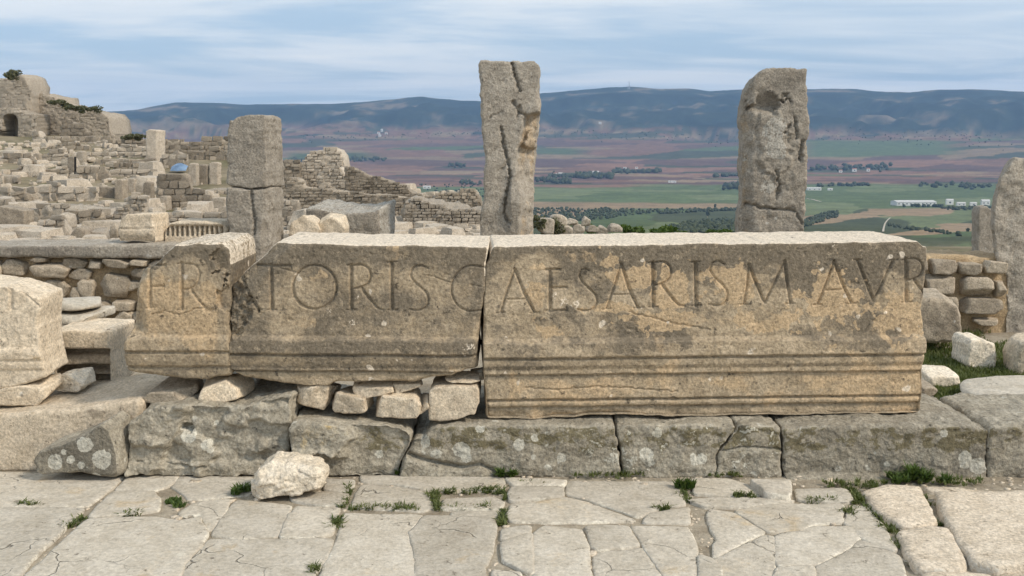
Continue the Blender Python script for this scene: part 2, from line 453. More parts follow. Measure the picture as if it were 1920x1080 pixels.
def rock_shape(poly, depth, n=16, k=14, seed=0, amp=0.02, nfac=6, tilt=0.15, nf=2.2):
    """angular stone: poly is a convex outline (x, z) about its centre, extruded over depth; corners softened and surface broken"""
    rs = np.random.RandomState(seed + 100)
    pl = []
    m = len(poly)
    for i in range(m):
        a, b = poly[i], poly[(i + 1) % m]
        e = b - a; nn = np.array([e[1], -e[0]])
        ln = np.hypot(*nn)
        if ln < 1e-9: continue
        nn /= ln; dd = nn @ a
        if dd < 0: nn, dd = -nn, -dd
        ty = rs.uniform(-tilt, tilt)
        v = np.array([nn[0], ty, nn[1]]); l = np.linalg.norm(v)
        pl.append((v / l, max(dd, 1e-3) / l))
    for s in (-1, 1):
        v = np.array([rs.uniform(-tilt, tilt), s, rs.uniform(-tilt, tilt)]); l = np.linalg.norm(v)
        pl.append((v / l, depth / 2 / l))
    box = np.array([np.abs(poly[:, 0]).max(), depth / 2, np.abs(poly[:, 1]).max()])
    for i in range(nfac):
        v = rs.normal(size=3) / box; v /= np.linalg.norm(v)
        sup = np.abs(v * box).sum()
        pl.append((v, sup * rs.uniform(0.62, 0.85)))
    D, Q = cubesphere(n)
    D = D * box; D = D / np.linalg.norm(D, axis=1)[:, None]
    s = np.zeros(len(D))
    for v, d in pl: s += np.maximum(0, D @ v / d) ** k
    r_ = s ** (-1.0 / k)
    V = D * r_[:, None]
    for ax, lo, hi in ((0, poly[:, 0].min(), poly[:, 0].max()), (2, poly[:, 1].min(), poly[:, 1].max()), (1, -depth / 2, depth / 2)):
        a, b = V[:, ax].min(), V[:, ax].max()
        V[:, ax] = lo + (V[:, ax] - a) * (hi - lo) / (b - a)
    sz = box.mean()
    N = vnormals(V, Q)
    V = V + N * (amp * sz * 2 * fbm(V / sz, nf, 4, 0.55, seed))[:, None]
    return V, Q
def rock(name, mat, px, Y, depth, parent=None, n=16, k=14, seed=0, amp=0.02, nfac=5, tilt=0.15, attrs=None, org_low=True, nf=2.2):
    w = P(np.array([a for a, b in px], float), np.array([b for a, b in px], float), Y)[:, [0, 2]]
    c = (w.max(0) + w.min(0)) / 2
    V, Q = rock_shape(w - c, depth, n, k, seed, amp, nfac, tilt, nf)
    ctr = np.array([c[0], Y + depth / 2, c[1]])
    org = ctr.copy(); org[2] = w[:, 1].min()
    at = None
    if attrs is not None:
        Uw = V + ctr; U_, V_ = proj(Uw); at = attrs(U_, V_, Uw, None)
    V = V + (ctr - org)
    me = mesh_np(name, V, Q, attrs=at)
    return link(name, me, mat, parent, org if parent is None else org - np.array(parent.location))
# ================================================================== near ground
D0 = 4.5
def sheet(name, x0, x1, y0, y1, nx, ny, zf, mat, kind='structure'):
    gx, gy = np.meshgrid(np.linspace(x0, x1, nx), np.linspace(y0, y1, ny), indexing='ij')
    V = np.stack([gx.ravel(), gy.ravel(), np.zeros(gx.size)], 1)
    V[:, 2] = zf(V)
    i = np.arange(nx * ny).reshape(nx, ny)
    Q = np.stack([i[:-1, :-1], i[1:, :-1], i[1:, 1:], i[:-1, 1:]], -1).reshape(-1, 4)
    return tag(link(name, mesh_np(name, V, Q), mat), kind=kind)
# soil under paving and between the stones behind the step
def soil_z(V):
    z = -0.012 + 0.006 * fbm(V, 6.0, 3, 0.5, 2)
    back = sst(4.55, 5.2, V[:, 1])
    z = z + back * 0.13 + back * 0.03 * fbm(V, 1.2, 3, 0.5, 5)
    return z - sst(8.2, 10.5, V[:, 1]) * 0.5
soil = sheet('soil_ground', -9, 9, -6, 10.5, 361, 331, soil_z, M['soil'])
def ground_z(x, y):
    return float(soil_z(np.array([[x, y, 0.0]]))[0])

# ================================================================== inscribed blocks
def serif(x, y, w=5.0, dy=0.0): return [((x - w, y + dy), (x + w, y + dy))]
TH, TN = 8.4, 5.6      # stroke widths in pixels: thick and thin
def S(pts, w=TH, w2=None, smooth=False):
    p = curve(pts, 7) if smooth else np.asarray(pts, float)
    return (p, np.linspace(w, w2 or w, len(p)))
def ring(cx, cy, rx, ry):
    a = np.linspace(0, 2 * math.pi, 49)
    return (np.stack([cx + rx * np.cos(a), cy + ry * np.sin(a)], 1), 5.4 + 1.2 * np.cos(2 * (a + 0.3)))
LET_FR = [S([(280, 496), (281, 577)]), S([(272, 497.5), (309, 498)], TN), S([(309, 495), (308, 503)], 3), S([(281, 538), (307, 537)], TN), S([(307, 533), (307, 541)], 3), S([(273, 578), (289, 577)], 3),
          S([(340, 494), (341, 580)]), S([(332, 495), (341, 494)], 3), S([(333, 581), (349, 580)], 3),
          S([(340, 496), (356, 495), (368, 499), (374, 514), (369, 532), (358, 541), (344, 544)], 4.4, 5.2, True), S([(357, 543), (378, 570), (392, 581), (400, 580)], 7.0, 3.5, True)]
LET_TO = [S([(446, 512), (456, 535), (484, 580)], TH), S([(476, 581), (492, 580)], 3),
          S([(508, 498), (510, 580)]), S([(479, 499), (545, 498)], TN), S([(479, 497), (478, 505)], 3), S([(545, 496), (547, 505)], 3), S([(501, 581), (518, 581)], 3),
          ring(590, 538.5, 41, 41),
          S([(658, 498), (659, 580)]), S([(651, 498), (660, 497)], 3), S([(650, 581), (668, 581)], 3),
          S([(659, 498), (678, 497), (691, 504), (695, 517), (690, 531), (676, 539), (662, 541)], 4.4, 5.2, True), S([(677, 539), (694, 562), (708, 577), (719, 581)], 7.0, 3.5, True),
          S([(734, 493), (735, 580)]), S([(727, 492), (743, 491)], 3.4), S([(727, 581), (744, 581)], 3.4),
          S([(802, 503), (789, 498), (776, 502), (770, 514), (775, 526), (788, 538), (800, 550), (803, 565), (796, 578), (782, 582), (768, 580)], 4.6, 4.6, True),
          S([(908, 502), (884, 498), (863, 507), (849, 526), (847, 548), (856, 570), (876, 583), (903, 583)], 4.4, 4.6, True)]
LET_AE = [S([(965, 507), (951, 545), (939, 585)], TN), S([(965, 505), (983, 550), (1001, 585)], 6.8), S([(952, 561), (984, 561)], 3.6), S([(931, 587), (946, 586)], 3), S([(994, 587), (1010, 586)], 3),
          S([(1031, 506), (1031, 582)]), S([(1024, 506), (1049, 505)], TN), S([(1031, 540), (1062, 539)], TN), S([(1024, 583), (1062, 582)], TN), S([(1062, 576), (1064, 583)], 3),
          S([(1104, 507), (1094, 505), (1087, 513), (1090, 526), (1103, 540), (1116, 553), (1119, 567), (1111, 580), (1097, 583), (1084, 580)], 4.6, 4.6, True),
          S([(1164, 496), (1151, 540), (1137, 578)], TN), S([(1164, 494), (1180, 543), (1196, 577)], 6.8), S([(1151, 553), (1182, 552)], 3.6), S([(1129, 580), (1145, 579)], 3), S([(1188, 578), (1206, 577)], 3),
          S([(1224, 493), (1225, 575)]), S([(1216, 493), (1225, 492)], 3), S([(1216, 576), (1234, 575)], 3),
          S([(1224, 493), (1243, 491), (1255, 499), (1258, 511), (1252, 525), (1240, 532), (1228, 535)], 4.4, 5.2, True), S([(1241, 533), (1258, 556), (1272, 571), (1284, 574)], 7.0, 3.5, True),
          S([(1304, 493), (1305, 573)]), S([(1297, 492), (1312, 491)], 3.2), S([(1297, 574), (1314, 573)], 3.2),
          S([(1358, 495), (1346, 490), (1335, 495), (1332, 507), (1341, 521), (1355, 534), (1364, 549), (1361, 565), (1349, 573), (1329, 571)], 4.6, 4.6, True),
          S([(1404, 498), (1401, 535), (1395, 570)], TN), S([(1404, 496), (1418, 532), (1434, 568)], 6.8), S([(1434, 568), (1453, 528), (1471, 492)], TN), S([(1471, 490), (1476, 530), (1482, 569)], 6.8), S([(1388, 571), (1403, 571)], 3), S([(1474, 570), (1490, 569)], 3),
          S([(1564, 492), (1549, 532), (1534, 570)], TN), S([(1564, 490), (1581, 536), (1597, 569)], 6.8), S([(1546, 544), (1579, 543)], 3.6), S([(1526, 572), (1541, 571)], 3), S([(1589, 570), (1606, 569)], 3),
          S([(1608, 488), (1623, 527), (1638, 564)], 6.8), S([(1638, 564), (1656, 527), (1675, 488)], TN), S([(1601, 488), (1616, 487)], 3), S([(1667, 488), (1683, 487)], 3),
          S([(1699, 487), (1700, 565)]), S([(1691, 488), (1700, 487)], 3), S([(1691, 567), (1709, 566)], 3),
          S([(1699, 487), (1716, 485), (1727, 492), (1730, 503), (1725, 516), (1716, 522), (1704, 526)], 4.4, 5.2, True), S([(1714, 524), (1724, 538), (1734, 550)], 6.8, 6.0)]
MPX = D0 / FPX
def carve(U, V, letters, seed):
    d = np.zeros(U.shape)
    er = 1 + 0.35 * fbm(np.stack([U / 40, V / 40, U * 0], 1), 1.0, 3, 0.5, seed)
    Uw = U + 0.5 * pn(np.stack([U / 7, V / 7, U * 0 + 2], 1)); Vw = V + 0.5 * pn(np.stack([U / 7, V / 7, U * 0 + 5], 1))
    for pts, w in letters:
        m = (Uw > pts[:, 0].min() - 8) & (Uw < pts[:, 0].max() + 8) & (Vw > pts[:, 1].min() - 8) & (Vw < pts[:, 1].max() + 8)
        if not m.any(): continue
        ds, ww = dist_poly(Uw[m], Vw[m], pts, w)
        dep = np.clip(ww / 2 + 0.7 - ds, 0, 4.2) * MPX * 1.65
        d[m] = np.maximum(d[m], dep)
    return d * np.clip(er, 0.55, 1.3)
def crack(U, V, pts, w, dep, wob=2.0):
    Uw = U + wob * pn(np.stack([U / 9, V / 9, U * 0 + 7], 1)) + 0.8 * wob * pn(np.stack([U / 3, V / 3, U * 0 + 1], 1)); Vw = V + wob * pn(np.stack([U / 9, V / 9, U * 0 + 3], 1))
    ds = dist_poly(Uw, Vw, pts)
    return -dep * np.clip(1 - ds / w, 0, 1) ** 0.7
def profile(v, rows, offs):
    return np.interp(v, rows, offs)
def blobs(U, V, L, wob=0.35, seed=0, f=0.06):
    n = 1 + wob * 2 * fbm(np.stack([U * f, V * f, U * 0 + seed], 1), 1.0, 3, 0.55, seed)
    out = np.zeros(U.shape)
    for b in L:
        u, v, ru = b[:3]; rv = b[3] if len(b) > 3 else ru
        d = np.sqrt(((U - u) / ru) ** 2 + ((V - v) / rv) ** 2)
        out = np.maximum(out, sst(1.08, 0.86, d * n))
    return out

# the three blocks that carry the long line of letters
def norm_rows(U, V, topL, topR, botL, botR, uL, uR):
    t = (U - uL) / (uR - uL)
    a = topL + (topR - topL) * t; b = botL + (botR - botL) * t
    return (V - a) / (b - a)
R_ROWS = [0.0, 0.535, 0.545, 0.553, 0.560, 0.632, 0.640, 0.650, 0.660, 0.690, 0.715, 0.735, 0.742, 0.752, 0.884, 0.890, 0.897, 0.915, 0.930, 0.938, 0.945, 1.0]
R_OFF = [0.0, 0.0, 0.006, 0.022, 0.027, 0.031, 0.029, 0.012, 0.019, 0.017, 0.007, 0.008, 0.009, -0.007, -0.004, -0.006, -0.018, -0.008, -0.010, -0.018, -0.026, -0.022]
def front_r(U, V, W):
    q = norm_rows(U, V, 463, 455, 786, 775, 912, 1735)
    q = q + 0.0035 * pn(np.stack([U / 60, V / 200, U * 0], 1), 4)
    d = profile(q, R_ROWS, R_OFF)
    for g0, dep, wd in ((0.647, .010, .006), (0.749, .011, .006), (0.895, .010, .005), (0.942, .009, .005)): d = d - dep * np.exp(-((q - g0) / wd) ** 2)
    d = d - carve(U, V, LET_AE, 21)
    d = d - 0.004 * sst(0.25, 0.5, fbm(np.stack([U / 30, V / 22, U * 0], 1), 1.0, 4, 0.6, 31))     # scaled-off skin
    d = d - 0.010 * sst(0.38, 0.62, fbm(np.stack([U / 50, V / 16, U * 0], 1), 1.0, 4, 0.6, 33)) * sst(0.5, 0.62, q)
    for c in ([(985, 727), (1040, 732), (1110, 726), (1180, 728), (1270, 735)], [(1180, 585), (1260, 605), (1330, 618)]):
        d = d + crack(U, V, c, 2.2, 0.008, 3)
    d = d - 0.02 * sst(0.955, 0.99, q) * sst(1400, 1150, U) * np.clip(0.4 + fbm(np.stack([U / 60, V / 60, U * 0], 1), 1.0, 3, 0.5, 8) * 2, 0, 1)
    return d
def attr_r(U, V, W, isf):
    q = norm_rows(U, V, 463, 455, 786, 775, 912, 1735)
    n = fbm(np.stack([U / 130, V / 60, U * 0], 1), 1.0, 4, 0.55, 41)
    n2 = fbm(np.stack([U / 45, V / 30, U * 0], 1), 1.0, 4, 0.6, 43)
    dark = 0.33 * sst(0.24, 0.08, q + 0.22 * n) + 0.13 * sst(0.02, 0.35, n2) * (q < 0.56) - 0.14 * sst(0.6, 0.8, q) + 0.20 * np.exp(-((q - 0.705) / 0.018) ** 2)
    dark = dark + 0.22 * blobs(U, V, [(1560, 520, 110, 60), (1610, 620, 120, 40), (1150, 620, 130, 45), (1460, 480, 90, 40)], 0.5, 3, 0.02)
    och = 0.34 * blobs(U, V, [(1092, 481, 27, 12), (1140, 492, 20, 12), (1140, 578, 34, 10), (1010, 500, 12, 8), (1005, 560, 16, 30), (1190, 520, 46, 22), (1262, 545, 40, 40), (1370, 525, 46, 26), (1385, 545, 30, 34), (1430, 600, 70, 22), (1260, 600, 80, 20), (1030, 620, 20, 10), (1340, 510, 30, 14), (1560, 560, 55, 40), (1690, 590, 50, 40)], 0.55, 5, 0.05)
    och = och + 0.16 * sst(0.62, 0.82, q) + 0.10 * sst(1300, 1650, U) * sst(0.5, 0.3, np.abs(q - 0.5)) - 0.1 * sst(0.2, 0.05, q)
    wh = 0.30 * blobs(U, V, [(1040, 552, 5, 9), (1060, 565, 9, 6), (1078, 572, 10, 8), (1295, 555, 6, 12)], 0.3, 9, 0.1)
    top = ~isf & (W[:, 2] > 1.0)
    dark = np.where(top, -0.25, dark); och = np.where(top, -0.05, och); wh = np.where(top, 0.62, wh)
    return {'dark': dark, 'ochre': och, 'white': wh}
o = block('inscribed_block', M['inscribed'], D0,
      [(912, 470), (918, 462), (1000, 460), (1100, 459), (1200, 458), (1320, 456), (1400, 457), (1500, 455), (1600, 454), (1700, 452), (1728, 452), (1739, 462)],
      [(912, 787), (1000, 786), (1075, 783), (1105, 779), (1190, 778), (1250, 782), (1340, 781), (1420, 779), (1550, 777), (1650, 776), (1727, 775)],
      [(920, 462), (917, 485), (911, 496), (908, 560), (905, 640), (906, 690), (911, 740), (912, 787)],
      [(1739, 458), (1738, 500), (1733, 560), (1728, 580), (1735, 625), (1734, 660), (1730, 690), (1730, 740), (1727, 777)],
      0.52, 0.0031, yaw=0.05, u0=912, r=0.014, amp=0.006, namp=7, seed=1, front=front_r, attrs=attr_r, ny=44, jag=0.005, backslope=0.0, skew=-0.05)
tag(o, 'longest tan inscribed block with carved letters AESARIS M AVR over bands of mouldings', 'stone block', 'blocks of the carved inscription')

M_ROWS = [457, 630, 634, 638, 660, 662, 665, 668, 680, 690, 695, 697, 701, 730]
M_OFF = [0.0, 0.0, 0.020, 0.027, 0.031, 0.029, 0.012, 0.019, 0.014, 0.006, 0.009, -0.006, -0.008, -0.010]
def front_m(U, V, W):
    v = V + 1.2 * pn(np.stack([U / 60, V / 200, U * 0], 1), 14) - (U - 660) * 0.006
    d = profile(v, M_ROWS, M_OFF)
    for g0, dep, wd in ((664, .010, 2.0), (697, .011, 2.0)): d = d - dep * np.exp(-((v - g0) / wd) ** 2)
    d = d - carve(U, V, LET_TO, 22)
    d = d - 0.004 * sst(0.25, 0.5, fbm(np.stack([U / 30, V / 22, U * 0], 1), 1.0, 4, 0.6, 36))
    # broken left edge and hollow
    br = blobs(U, V, [(436, 570, 34, 42), (452, 590, 20, 26), (440, 620, 18, 18)], 0.5, 12, 0.05)
    d = d - 0.035 * br * (0.6 + 0.8 * fbm(np.stack([U / 12, V / 12, U * 0], 1), 1.0, 3, 0.6, 17))
    ch = sst(0, 26, (U - 429) * 0.75 + (V - 535) * 0.66 - 14 + 6 * pn(np.stack([U / 25, V / 25, U * 0], 1), 3))
    d = d - 0.03 * (1 - ch)
    d = d - 0.045 * sst(885, 905, U + 0.05 * (V - 640)) * sst(560, 640, V)
    for c in ([(514, 500), (535, 505), (552, 510)], [(803, 515), (825, 523), (845, 530)]):
        d = d + crack(U, V, c, 2.0, 0.006, 2)
    return d
def attr_m(U, V, W, isf):
    n = fbm(np.stack([U / 120, V / 60, U * 0], 1), 1.0, 4, 0.55, 51)
    n2 = fbm(np.stack([U / 45, V / 30, U * 0], 1), 1.0, 4, 0.6, 53)
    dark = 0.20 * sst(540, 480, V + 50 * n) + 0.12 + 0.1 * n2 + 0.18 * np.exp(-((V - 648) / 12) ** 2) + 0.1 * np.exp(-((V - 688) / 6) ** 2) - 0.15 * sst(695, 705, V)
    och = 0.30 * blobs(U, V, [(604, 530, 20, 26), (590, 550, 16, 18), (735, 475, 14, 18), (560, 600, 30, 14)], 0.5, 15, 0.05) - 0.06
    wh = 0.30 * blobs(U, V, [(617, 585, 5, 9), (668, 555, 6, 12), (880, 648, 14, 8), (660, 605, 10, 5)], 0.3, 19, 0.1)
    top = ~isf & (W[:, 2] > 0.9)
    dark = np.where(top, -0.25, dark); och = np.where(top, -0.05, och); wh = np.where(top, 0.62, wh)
    return {'dark': dark, 'ochre': och, 'white': wh}
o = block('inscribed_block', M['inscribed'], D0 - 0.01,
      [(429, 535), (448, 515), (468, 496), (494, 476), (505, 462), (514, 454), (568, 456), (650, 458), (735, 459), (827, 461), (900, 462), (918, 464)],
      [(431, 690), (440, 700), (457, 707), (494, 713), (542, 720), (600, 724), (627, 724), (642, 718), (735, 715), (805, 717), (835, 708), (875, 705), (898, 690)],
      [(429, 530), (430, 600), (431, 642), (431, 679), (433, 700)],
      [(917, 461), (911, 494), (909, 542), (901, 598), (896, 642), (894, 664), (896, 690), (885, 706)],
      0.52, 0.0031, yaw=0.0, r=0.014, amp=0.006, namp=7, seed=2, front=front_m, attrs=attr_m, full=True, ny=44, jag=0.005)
tag(o, 'grey brown inscribed block with carved letters TORIS C, propped on small stones', 'stone block', 'blocks of the carved inscription')

F_ROWS = [457, 628, 632, 636, 655, 657, 660, 663, 676, 685, 688, 692, 730]
F_OFF = [0.0, 0.0, 0.016, 0.022, 0.026, 0.024, 0.010, 0.016, 0.012, 0.006, -0.004, -0.006, -0.008]
def front_f(U, V, W):
    v = V + 1.2 * pn(np.stack([U / 60, V / 200, U * 0], 1), 24)
    d = profile(v, F_ROWS, F_OFF) - 0.72 * carve(U, V, LET_FR, 23)
    for g0, dep, wd in ((658, .010, 2.0), (688, .010, 2.0)): d = d - dep * np.exp(-((v - g0) / wd) ** 2)
    d = d - 0.05 * sst(18, 0, (U - 250) * 0.9 + 14 * pn(np.stack([V / 40, U / 60, U * 0], 1), 5)) * sst(640, 600, V)
    d = d - 0.03 * blobs(U, V, [(424, 482, 22, 34), (420, 560, 14, 24)], 0.5, 22, 0.06)
    d = d + crack(U, V, [(285, 590), (310, 583), (340, 590), (372, 577), (395, 583)], 2.0, 0.006, 3)
    return d - 0.003 * sst(0.2, 0.5, fbm(np.stack([U / 30, V / 22, U * 0], 1), 1.0, 4, 0.6, 37))
def attr_f(U, V, W, isf):
    n = fbm(np.stack([U / 60, V / 60, U * 0], 1), 1.0, 4, 0.55, 61)
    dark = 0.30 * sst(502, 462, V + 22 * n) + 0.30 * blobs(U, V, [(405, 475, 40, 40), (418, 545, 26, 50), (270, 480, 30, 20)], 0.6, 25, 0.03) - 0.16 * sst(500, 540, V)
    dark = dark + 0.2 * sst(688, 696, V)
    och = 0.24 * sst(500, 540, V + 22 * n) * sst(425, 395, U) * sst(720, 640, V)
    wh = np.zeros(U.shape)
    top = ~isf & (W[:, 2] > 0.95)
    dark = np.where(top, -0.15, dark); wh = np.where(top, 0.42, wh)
    return {'dark': dark, 'ochre': och, 'white': wh}
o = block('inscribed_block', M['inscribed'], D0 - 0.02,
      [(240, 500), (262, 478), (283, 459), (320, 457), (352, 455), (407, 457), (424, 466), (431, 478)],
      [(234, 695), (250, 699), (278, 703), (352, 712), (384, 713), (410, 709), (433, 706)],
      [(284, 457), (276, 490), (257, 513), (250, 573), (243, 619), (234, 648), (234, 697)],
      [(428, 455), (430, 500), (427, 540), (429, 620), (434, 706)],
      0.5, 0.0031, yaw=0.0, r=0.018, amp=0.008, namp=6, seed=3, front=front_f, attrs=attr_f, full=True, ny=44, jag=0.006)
tag(o, 'tan inscribed block with carved letters FR left of the long blocks, broken left edge', 'stone block', 'blocks of the carved inscription')

# pale fragment at the left border, turned so that its right side catches the sun
def front_a(U, V, W):
    v = V
    d = profile(v, [500, 652, 655, 662, 672, 676, 682, 690, 694, 750], [0, 0, 0.012, 0.016, 0.015, 0.006, 0.010, 0.008, 0.0, -0.004])
    d = d - 0.6 * carve(U, V, [S([(20, 536), (20, 580)]), S([(40, 545), (73, 575)], 5.0), S([(13, 581), (28, 580)], 3)], 24)
    return d
def attr_a(U, V, W, isf):
    return {'dark': np.where(isf, -0.02, -0.1), 'ochre': np.where(isf, 0.05 + 0.12 * sst(640, 700, V), -0.05)}
o = block('moulded_fragment', M['clean'], 4.60,
      [(-190, 522), (0, 536), (40, 545), (80, 560)], [(-190, 742), (0, 733), (40, 722), (90, 706)],
      [(-190, 520), (-192, 742)], [(78, 548), (72, 600), (76, 655), (82, 680), (88, 708)],
      0.30, 0.0055, yaw=0.0, r=0.015, amp=0.012, namp=5, seed=4, front=front_a, attrs=attr_a, jag=0.008, skew=-0.08, backslope=0.0)
tag(o, 'pale moulded stone fragment at the left border with a bright sunlit right side', 'stone block')

# ================================================================== stones that prop the blocks
def props(L):
    for nm, px, Y, dp, lab, mat, sd, kk, am in L:
        o = rock(nm, M[mat], px, Y, dp, n=26, seed=sd, k=kk * 5, amp=am * 1.8, nfac=5, tilt=0.25)
        tag(o, lab, 'stone', 'small stones propping the inscribed blocks')
props([
 ('prop_stone', [(-70, 742), (10, 733), (60, 722), (84, 725), (85, 742), (60, 762), (0, 768), (-70, 765)], 4.57, 0.26, 'flat rounded stone under the pale fragment at the left border', 'clean', 1, 12, 0.02),
 ('prop_stone', [(86, 734), (110, 706), (135, 703), (152, 712), (157, 735), (130, 739)], 4.78, 0.2, 'small white wedge stone beside the pale left fragment', 'white', 2, 14, 0.03),
 ('prop_stone', [(263, 738), (280, 725), (330, 720), (358, 722), (362, 738), (340, 755), (290, 765), (265, 760)], 4.52, 0.26, 'flat grey stone under the left half of the FR block', 'rubble', 3, 12, 0.015),
 ('prop_stone', [(363, 745), (372, 722), (395, 713), (435, 712), (455, 730), (458, 752), (410, 757), (370, 754)], 4.50, 0.26, 'rounded brown stone under the right end of the FR block', 'prop', 4, 10, 0.02),
 ('prop_stone', [(541, 765), (540, 728), (575, 722), (625, 735), (618, 765), (600, 784), (570, 776)], 4.50, 0.25, 'leftmost rounded stone of the pile under the TORIS block', 'prop', 5, 9, 0.02),
 ('prop_stone', [(560, 735), (580, 724), (632, 727), (625, 740), (600, 744)], 4.58, 0.18, 'thin brown chip wedged right against the bottom of the TORIS block', 'rubble', 6, 12, 0.03),
 ('prop_stone', [(612, 770), (618, 746), (640, 739), (692, 752), (692, 776), (670, 789), (625, 787)], 4.48, 0.25, 'second rounded stone from the left in the bottom row of the pile', 'prop', 7, 9, 0.025),
 ('prop_stone', [(657, 724), (660, 719), (732, 716), (738, 742), (700, 752), (668, 754)], 4.50, 0.22, 'flat pale slab stone in the upper row of the pile', 'clean', 8, 18, 0.012),
 ('prop_stone', [(736, 716), (760, 714), (782, 716), (790, 732), (765, 741), (745, 739)], 4.53, 0.2, 'small tan stone in the upper row beside the flat pale slab', 'prop', 9, 12, 0.02),
 ('prop_stone', [(695, 775), (702, 750), (725, 740), (775, 742), (790, 757), (785, 775), (768, 794), (720, 793), (697, 785)], 4.46, 0.27, 'broad tan stone in the middle of the bottom row of the pile', 'prop', 10, 10, 0.02),
 ('prop_stone', [(766, 797), (775, 778), (795, 755), (804, 750), (802, 778), (788, 790)], 4.47, 0.2, 'narrow wedge stone leaning between the pile and the square stone', 'prop', 11, 14, 0.02),
 ('prop_stone', [(832, 715), (845, 709), (900, 708), (895, 720), (870, 727), (840, 725)], 4.49, 0.2, 'thin oval stone lying on the square stone', 'prop', 13, 10, 0.02),
 ('prop_stone', [(880, 708), (888, 698), (908, 695), (914, 712), (900, 716)], 4.60, 0.15, 'pale chip wedged in the gap between the TORIS and AESARIS blocks', 'white', 14, 12, 0.03),
 ('prop_stone', [(462, 735), (480, 712), (530, 716), (536, 742), (500, 748)], 4.78, 0.2, 'shaded stone far under the left end of the TORIS block', 'rubble', 15, 12, 0.03),
])

o = block('prop_stone', M['prop'], 4.47, [(804, 732), (812, 727), (850, 724), (895, 726), (900, 735)], [(803, 789), (830, 792), (872, 787), (890, 778)], [(805, 720), (804, 760), (803, 792)], [(899, 720), (899, 755), (892, 775), (880, 792)], 0.28, 0.005, r=0.012, amp=0.008, namp=8, seed=44, jag=0.005)
tag(o, 'square speckled stone under the right end of the TORIS block', 'stone', 'small stones propping the inscribed blocks')

# ================================================================== the step on which they stand
KY = 4.42
step = tag(empty('stone_step', (0.6, KY, -0.03)), 'low step of grey lichened kerb blocks carrying the inscribed blocks', 'step')
LICH = [(865, 843, 17, 15), (875, 858, 10, 9), (797, 829, 9, 13), (818, 851, 11, 9), (973, 833, 11, 12), (900, 804, 9, 8), (710, 854, 8), (1212, 852, 13, 15), (1221, 866, 7), (1316, 860, 10), (1300, 857, 7), (1232, 812, 9), (1810, 862, 13, 17), (1835, 874, 17, 15), (1662, 870, 6), (1571, 878, 6), (354, 817, 15, 13), (388, 834, 10), (395, 844, 6), (361, 788, 5), (404, 794, 5), (600, 862, 6), (1052, 854, 6), (1000, 857, 5), (1770, 812, 7), (1640, 849, 3)]
def attr_k(U, V, W, isf):
    n = fbm(np.stack([U / 60, V / 30, U * 0], 1), 1.0, 4, 0.6, 71)
    n2 = fbm(np.stack([U / 30, V / 20, U * 0], 1), 1.0, 4, 0.6, 73)
    band = sst(795, 805, V) * sst(868, 830, V + 20 * n) * isf
    moss = band * (0.37 + 0.8 * n2) * sst(620, 680, U)
    wh = 0.75 * blobs(U, V, LICH, 0.12, 71, 0.09) + 0.30 * sst(806, 792, V + 10 * n2) * isf * sst(640, 700, U) * sst(1500, 1440, U) * (0.5 + 0.9 * sst(-0.1, 0.3, n)) + 0.45 * sst(0.05, 0.35, n2) * isf * sst(1050, 1100, U) * sst(1480, 1440, U)
    dark = 0.10 * sst(800, 840, V) * sst(1400, 1560, U) + 0.12 * n
    och = 0.14 * blobs(U, V, [(595, 815, 58, 34), (490, 815, 58, 38), (560, 840, 40, 22)], 0.3, 77, 0.03) + 0.06 * np.exp(-((V - 812) / 14) ** 2) * sst(640, 700, U)
    dark = dark - 0.3 * blobs(U, V, [(595, 815, 60, 36), (490, 815, 60, 40)], 0.3, 77, 0.03)
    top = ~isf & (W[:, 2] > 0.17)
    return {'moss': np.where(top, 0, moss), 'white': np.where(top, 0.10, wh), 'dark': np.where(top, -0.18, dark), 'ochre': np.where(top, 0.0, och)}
def kerb(top, bot, left, right, seed, depth=0.72, front=None, Y=KY, r=0.02, amp=0.010, label=None, bs=0.0, skew=0.0):
    o = block('kerb_block', M['kerb'], Y, top, bot, left, right, depth, 0.0055, parent=step, r=r * 0.7, amp=amp * 1.5, namp=9, seed=seed, attrs=attr_k, front=front, frac=0.012, fs=7.0, jag=0.007, ny=40, backslope=bs, skew=skew)
    if label: o['label'] = label
def fk2(U, V, W):
    d = 0.03 * sst(0.0, 0.25, fbm(np.stack([U / 70, V / 50, U * 0], 1), 1.0, 3, 0.5, 81)) - 0.02
    d = d + 0.05 * blobs(U, V, [(595, 0, 1)]) + 0.03 * sst(334, 322, U + 0.5 * (V - 820) + 9 * pn(np.stack([U / 20, V / 20, U * 0], 1)))
    d = d + 0.03 * sst(862, 870, V) * sst(520, 430, U)
    return d + crack(U, V, [(258, 865), (300, 868), (345, 872), (385, 874)], 2.5, 0.02) - 0.05 * blobs(U, V, [(349, 803, 12, 8)], 0.4, 3, 0.1)
kerb([(240, 790), (250, 772), (275, 764), (340, 760), (430, 763), (480, 757), (510, 750), (545, 745)], [(236, 888), (400, 892), (545, 894)],
     [(250, 765), (244, 800), (240, 888)], [(545, 745), (545, 800), (538, 850), (536, 894)], 11, front=fk2, amp=0.014)
def fk3(U, V, W):
    d = 0.035 * blobs(U, V, [(595, 812, 62, 38)], 0.25, 83, 0.03) + 0.04 * sst(836, 848, V + 4 * pn(np.stack([U / 14, V / 14, U * 0], 1))) * sst(662, 640, U) * sst(862, 852, V)
    return d - 0.02 * sst(640, 690, U) - 0.03 * sst(745, 768, U + 10 * pn(np.stack([V / 20, U / 50, U * 0], 1))) * sst(850, 800, V)
kerb([(547, 790), (620, 794), (660, 797), (720, 800), (750, 806), (770, 818)], [(545, 892), (640, 893), (762, 894)],
     [(548, 784), (545, 820), (543, 892)], [(770, 790), (768, 830), (752, 862), (745, 894)], 12, front=fk3)
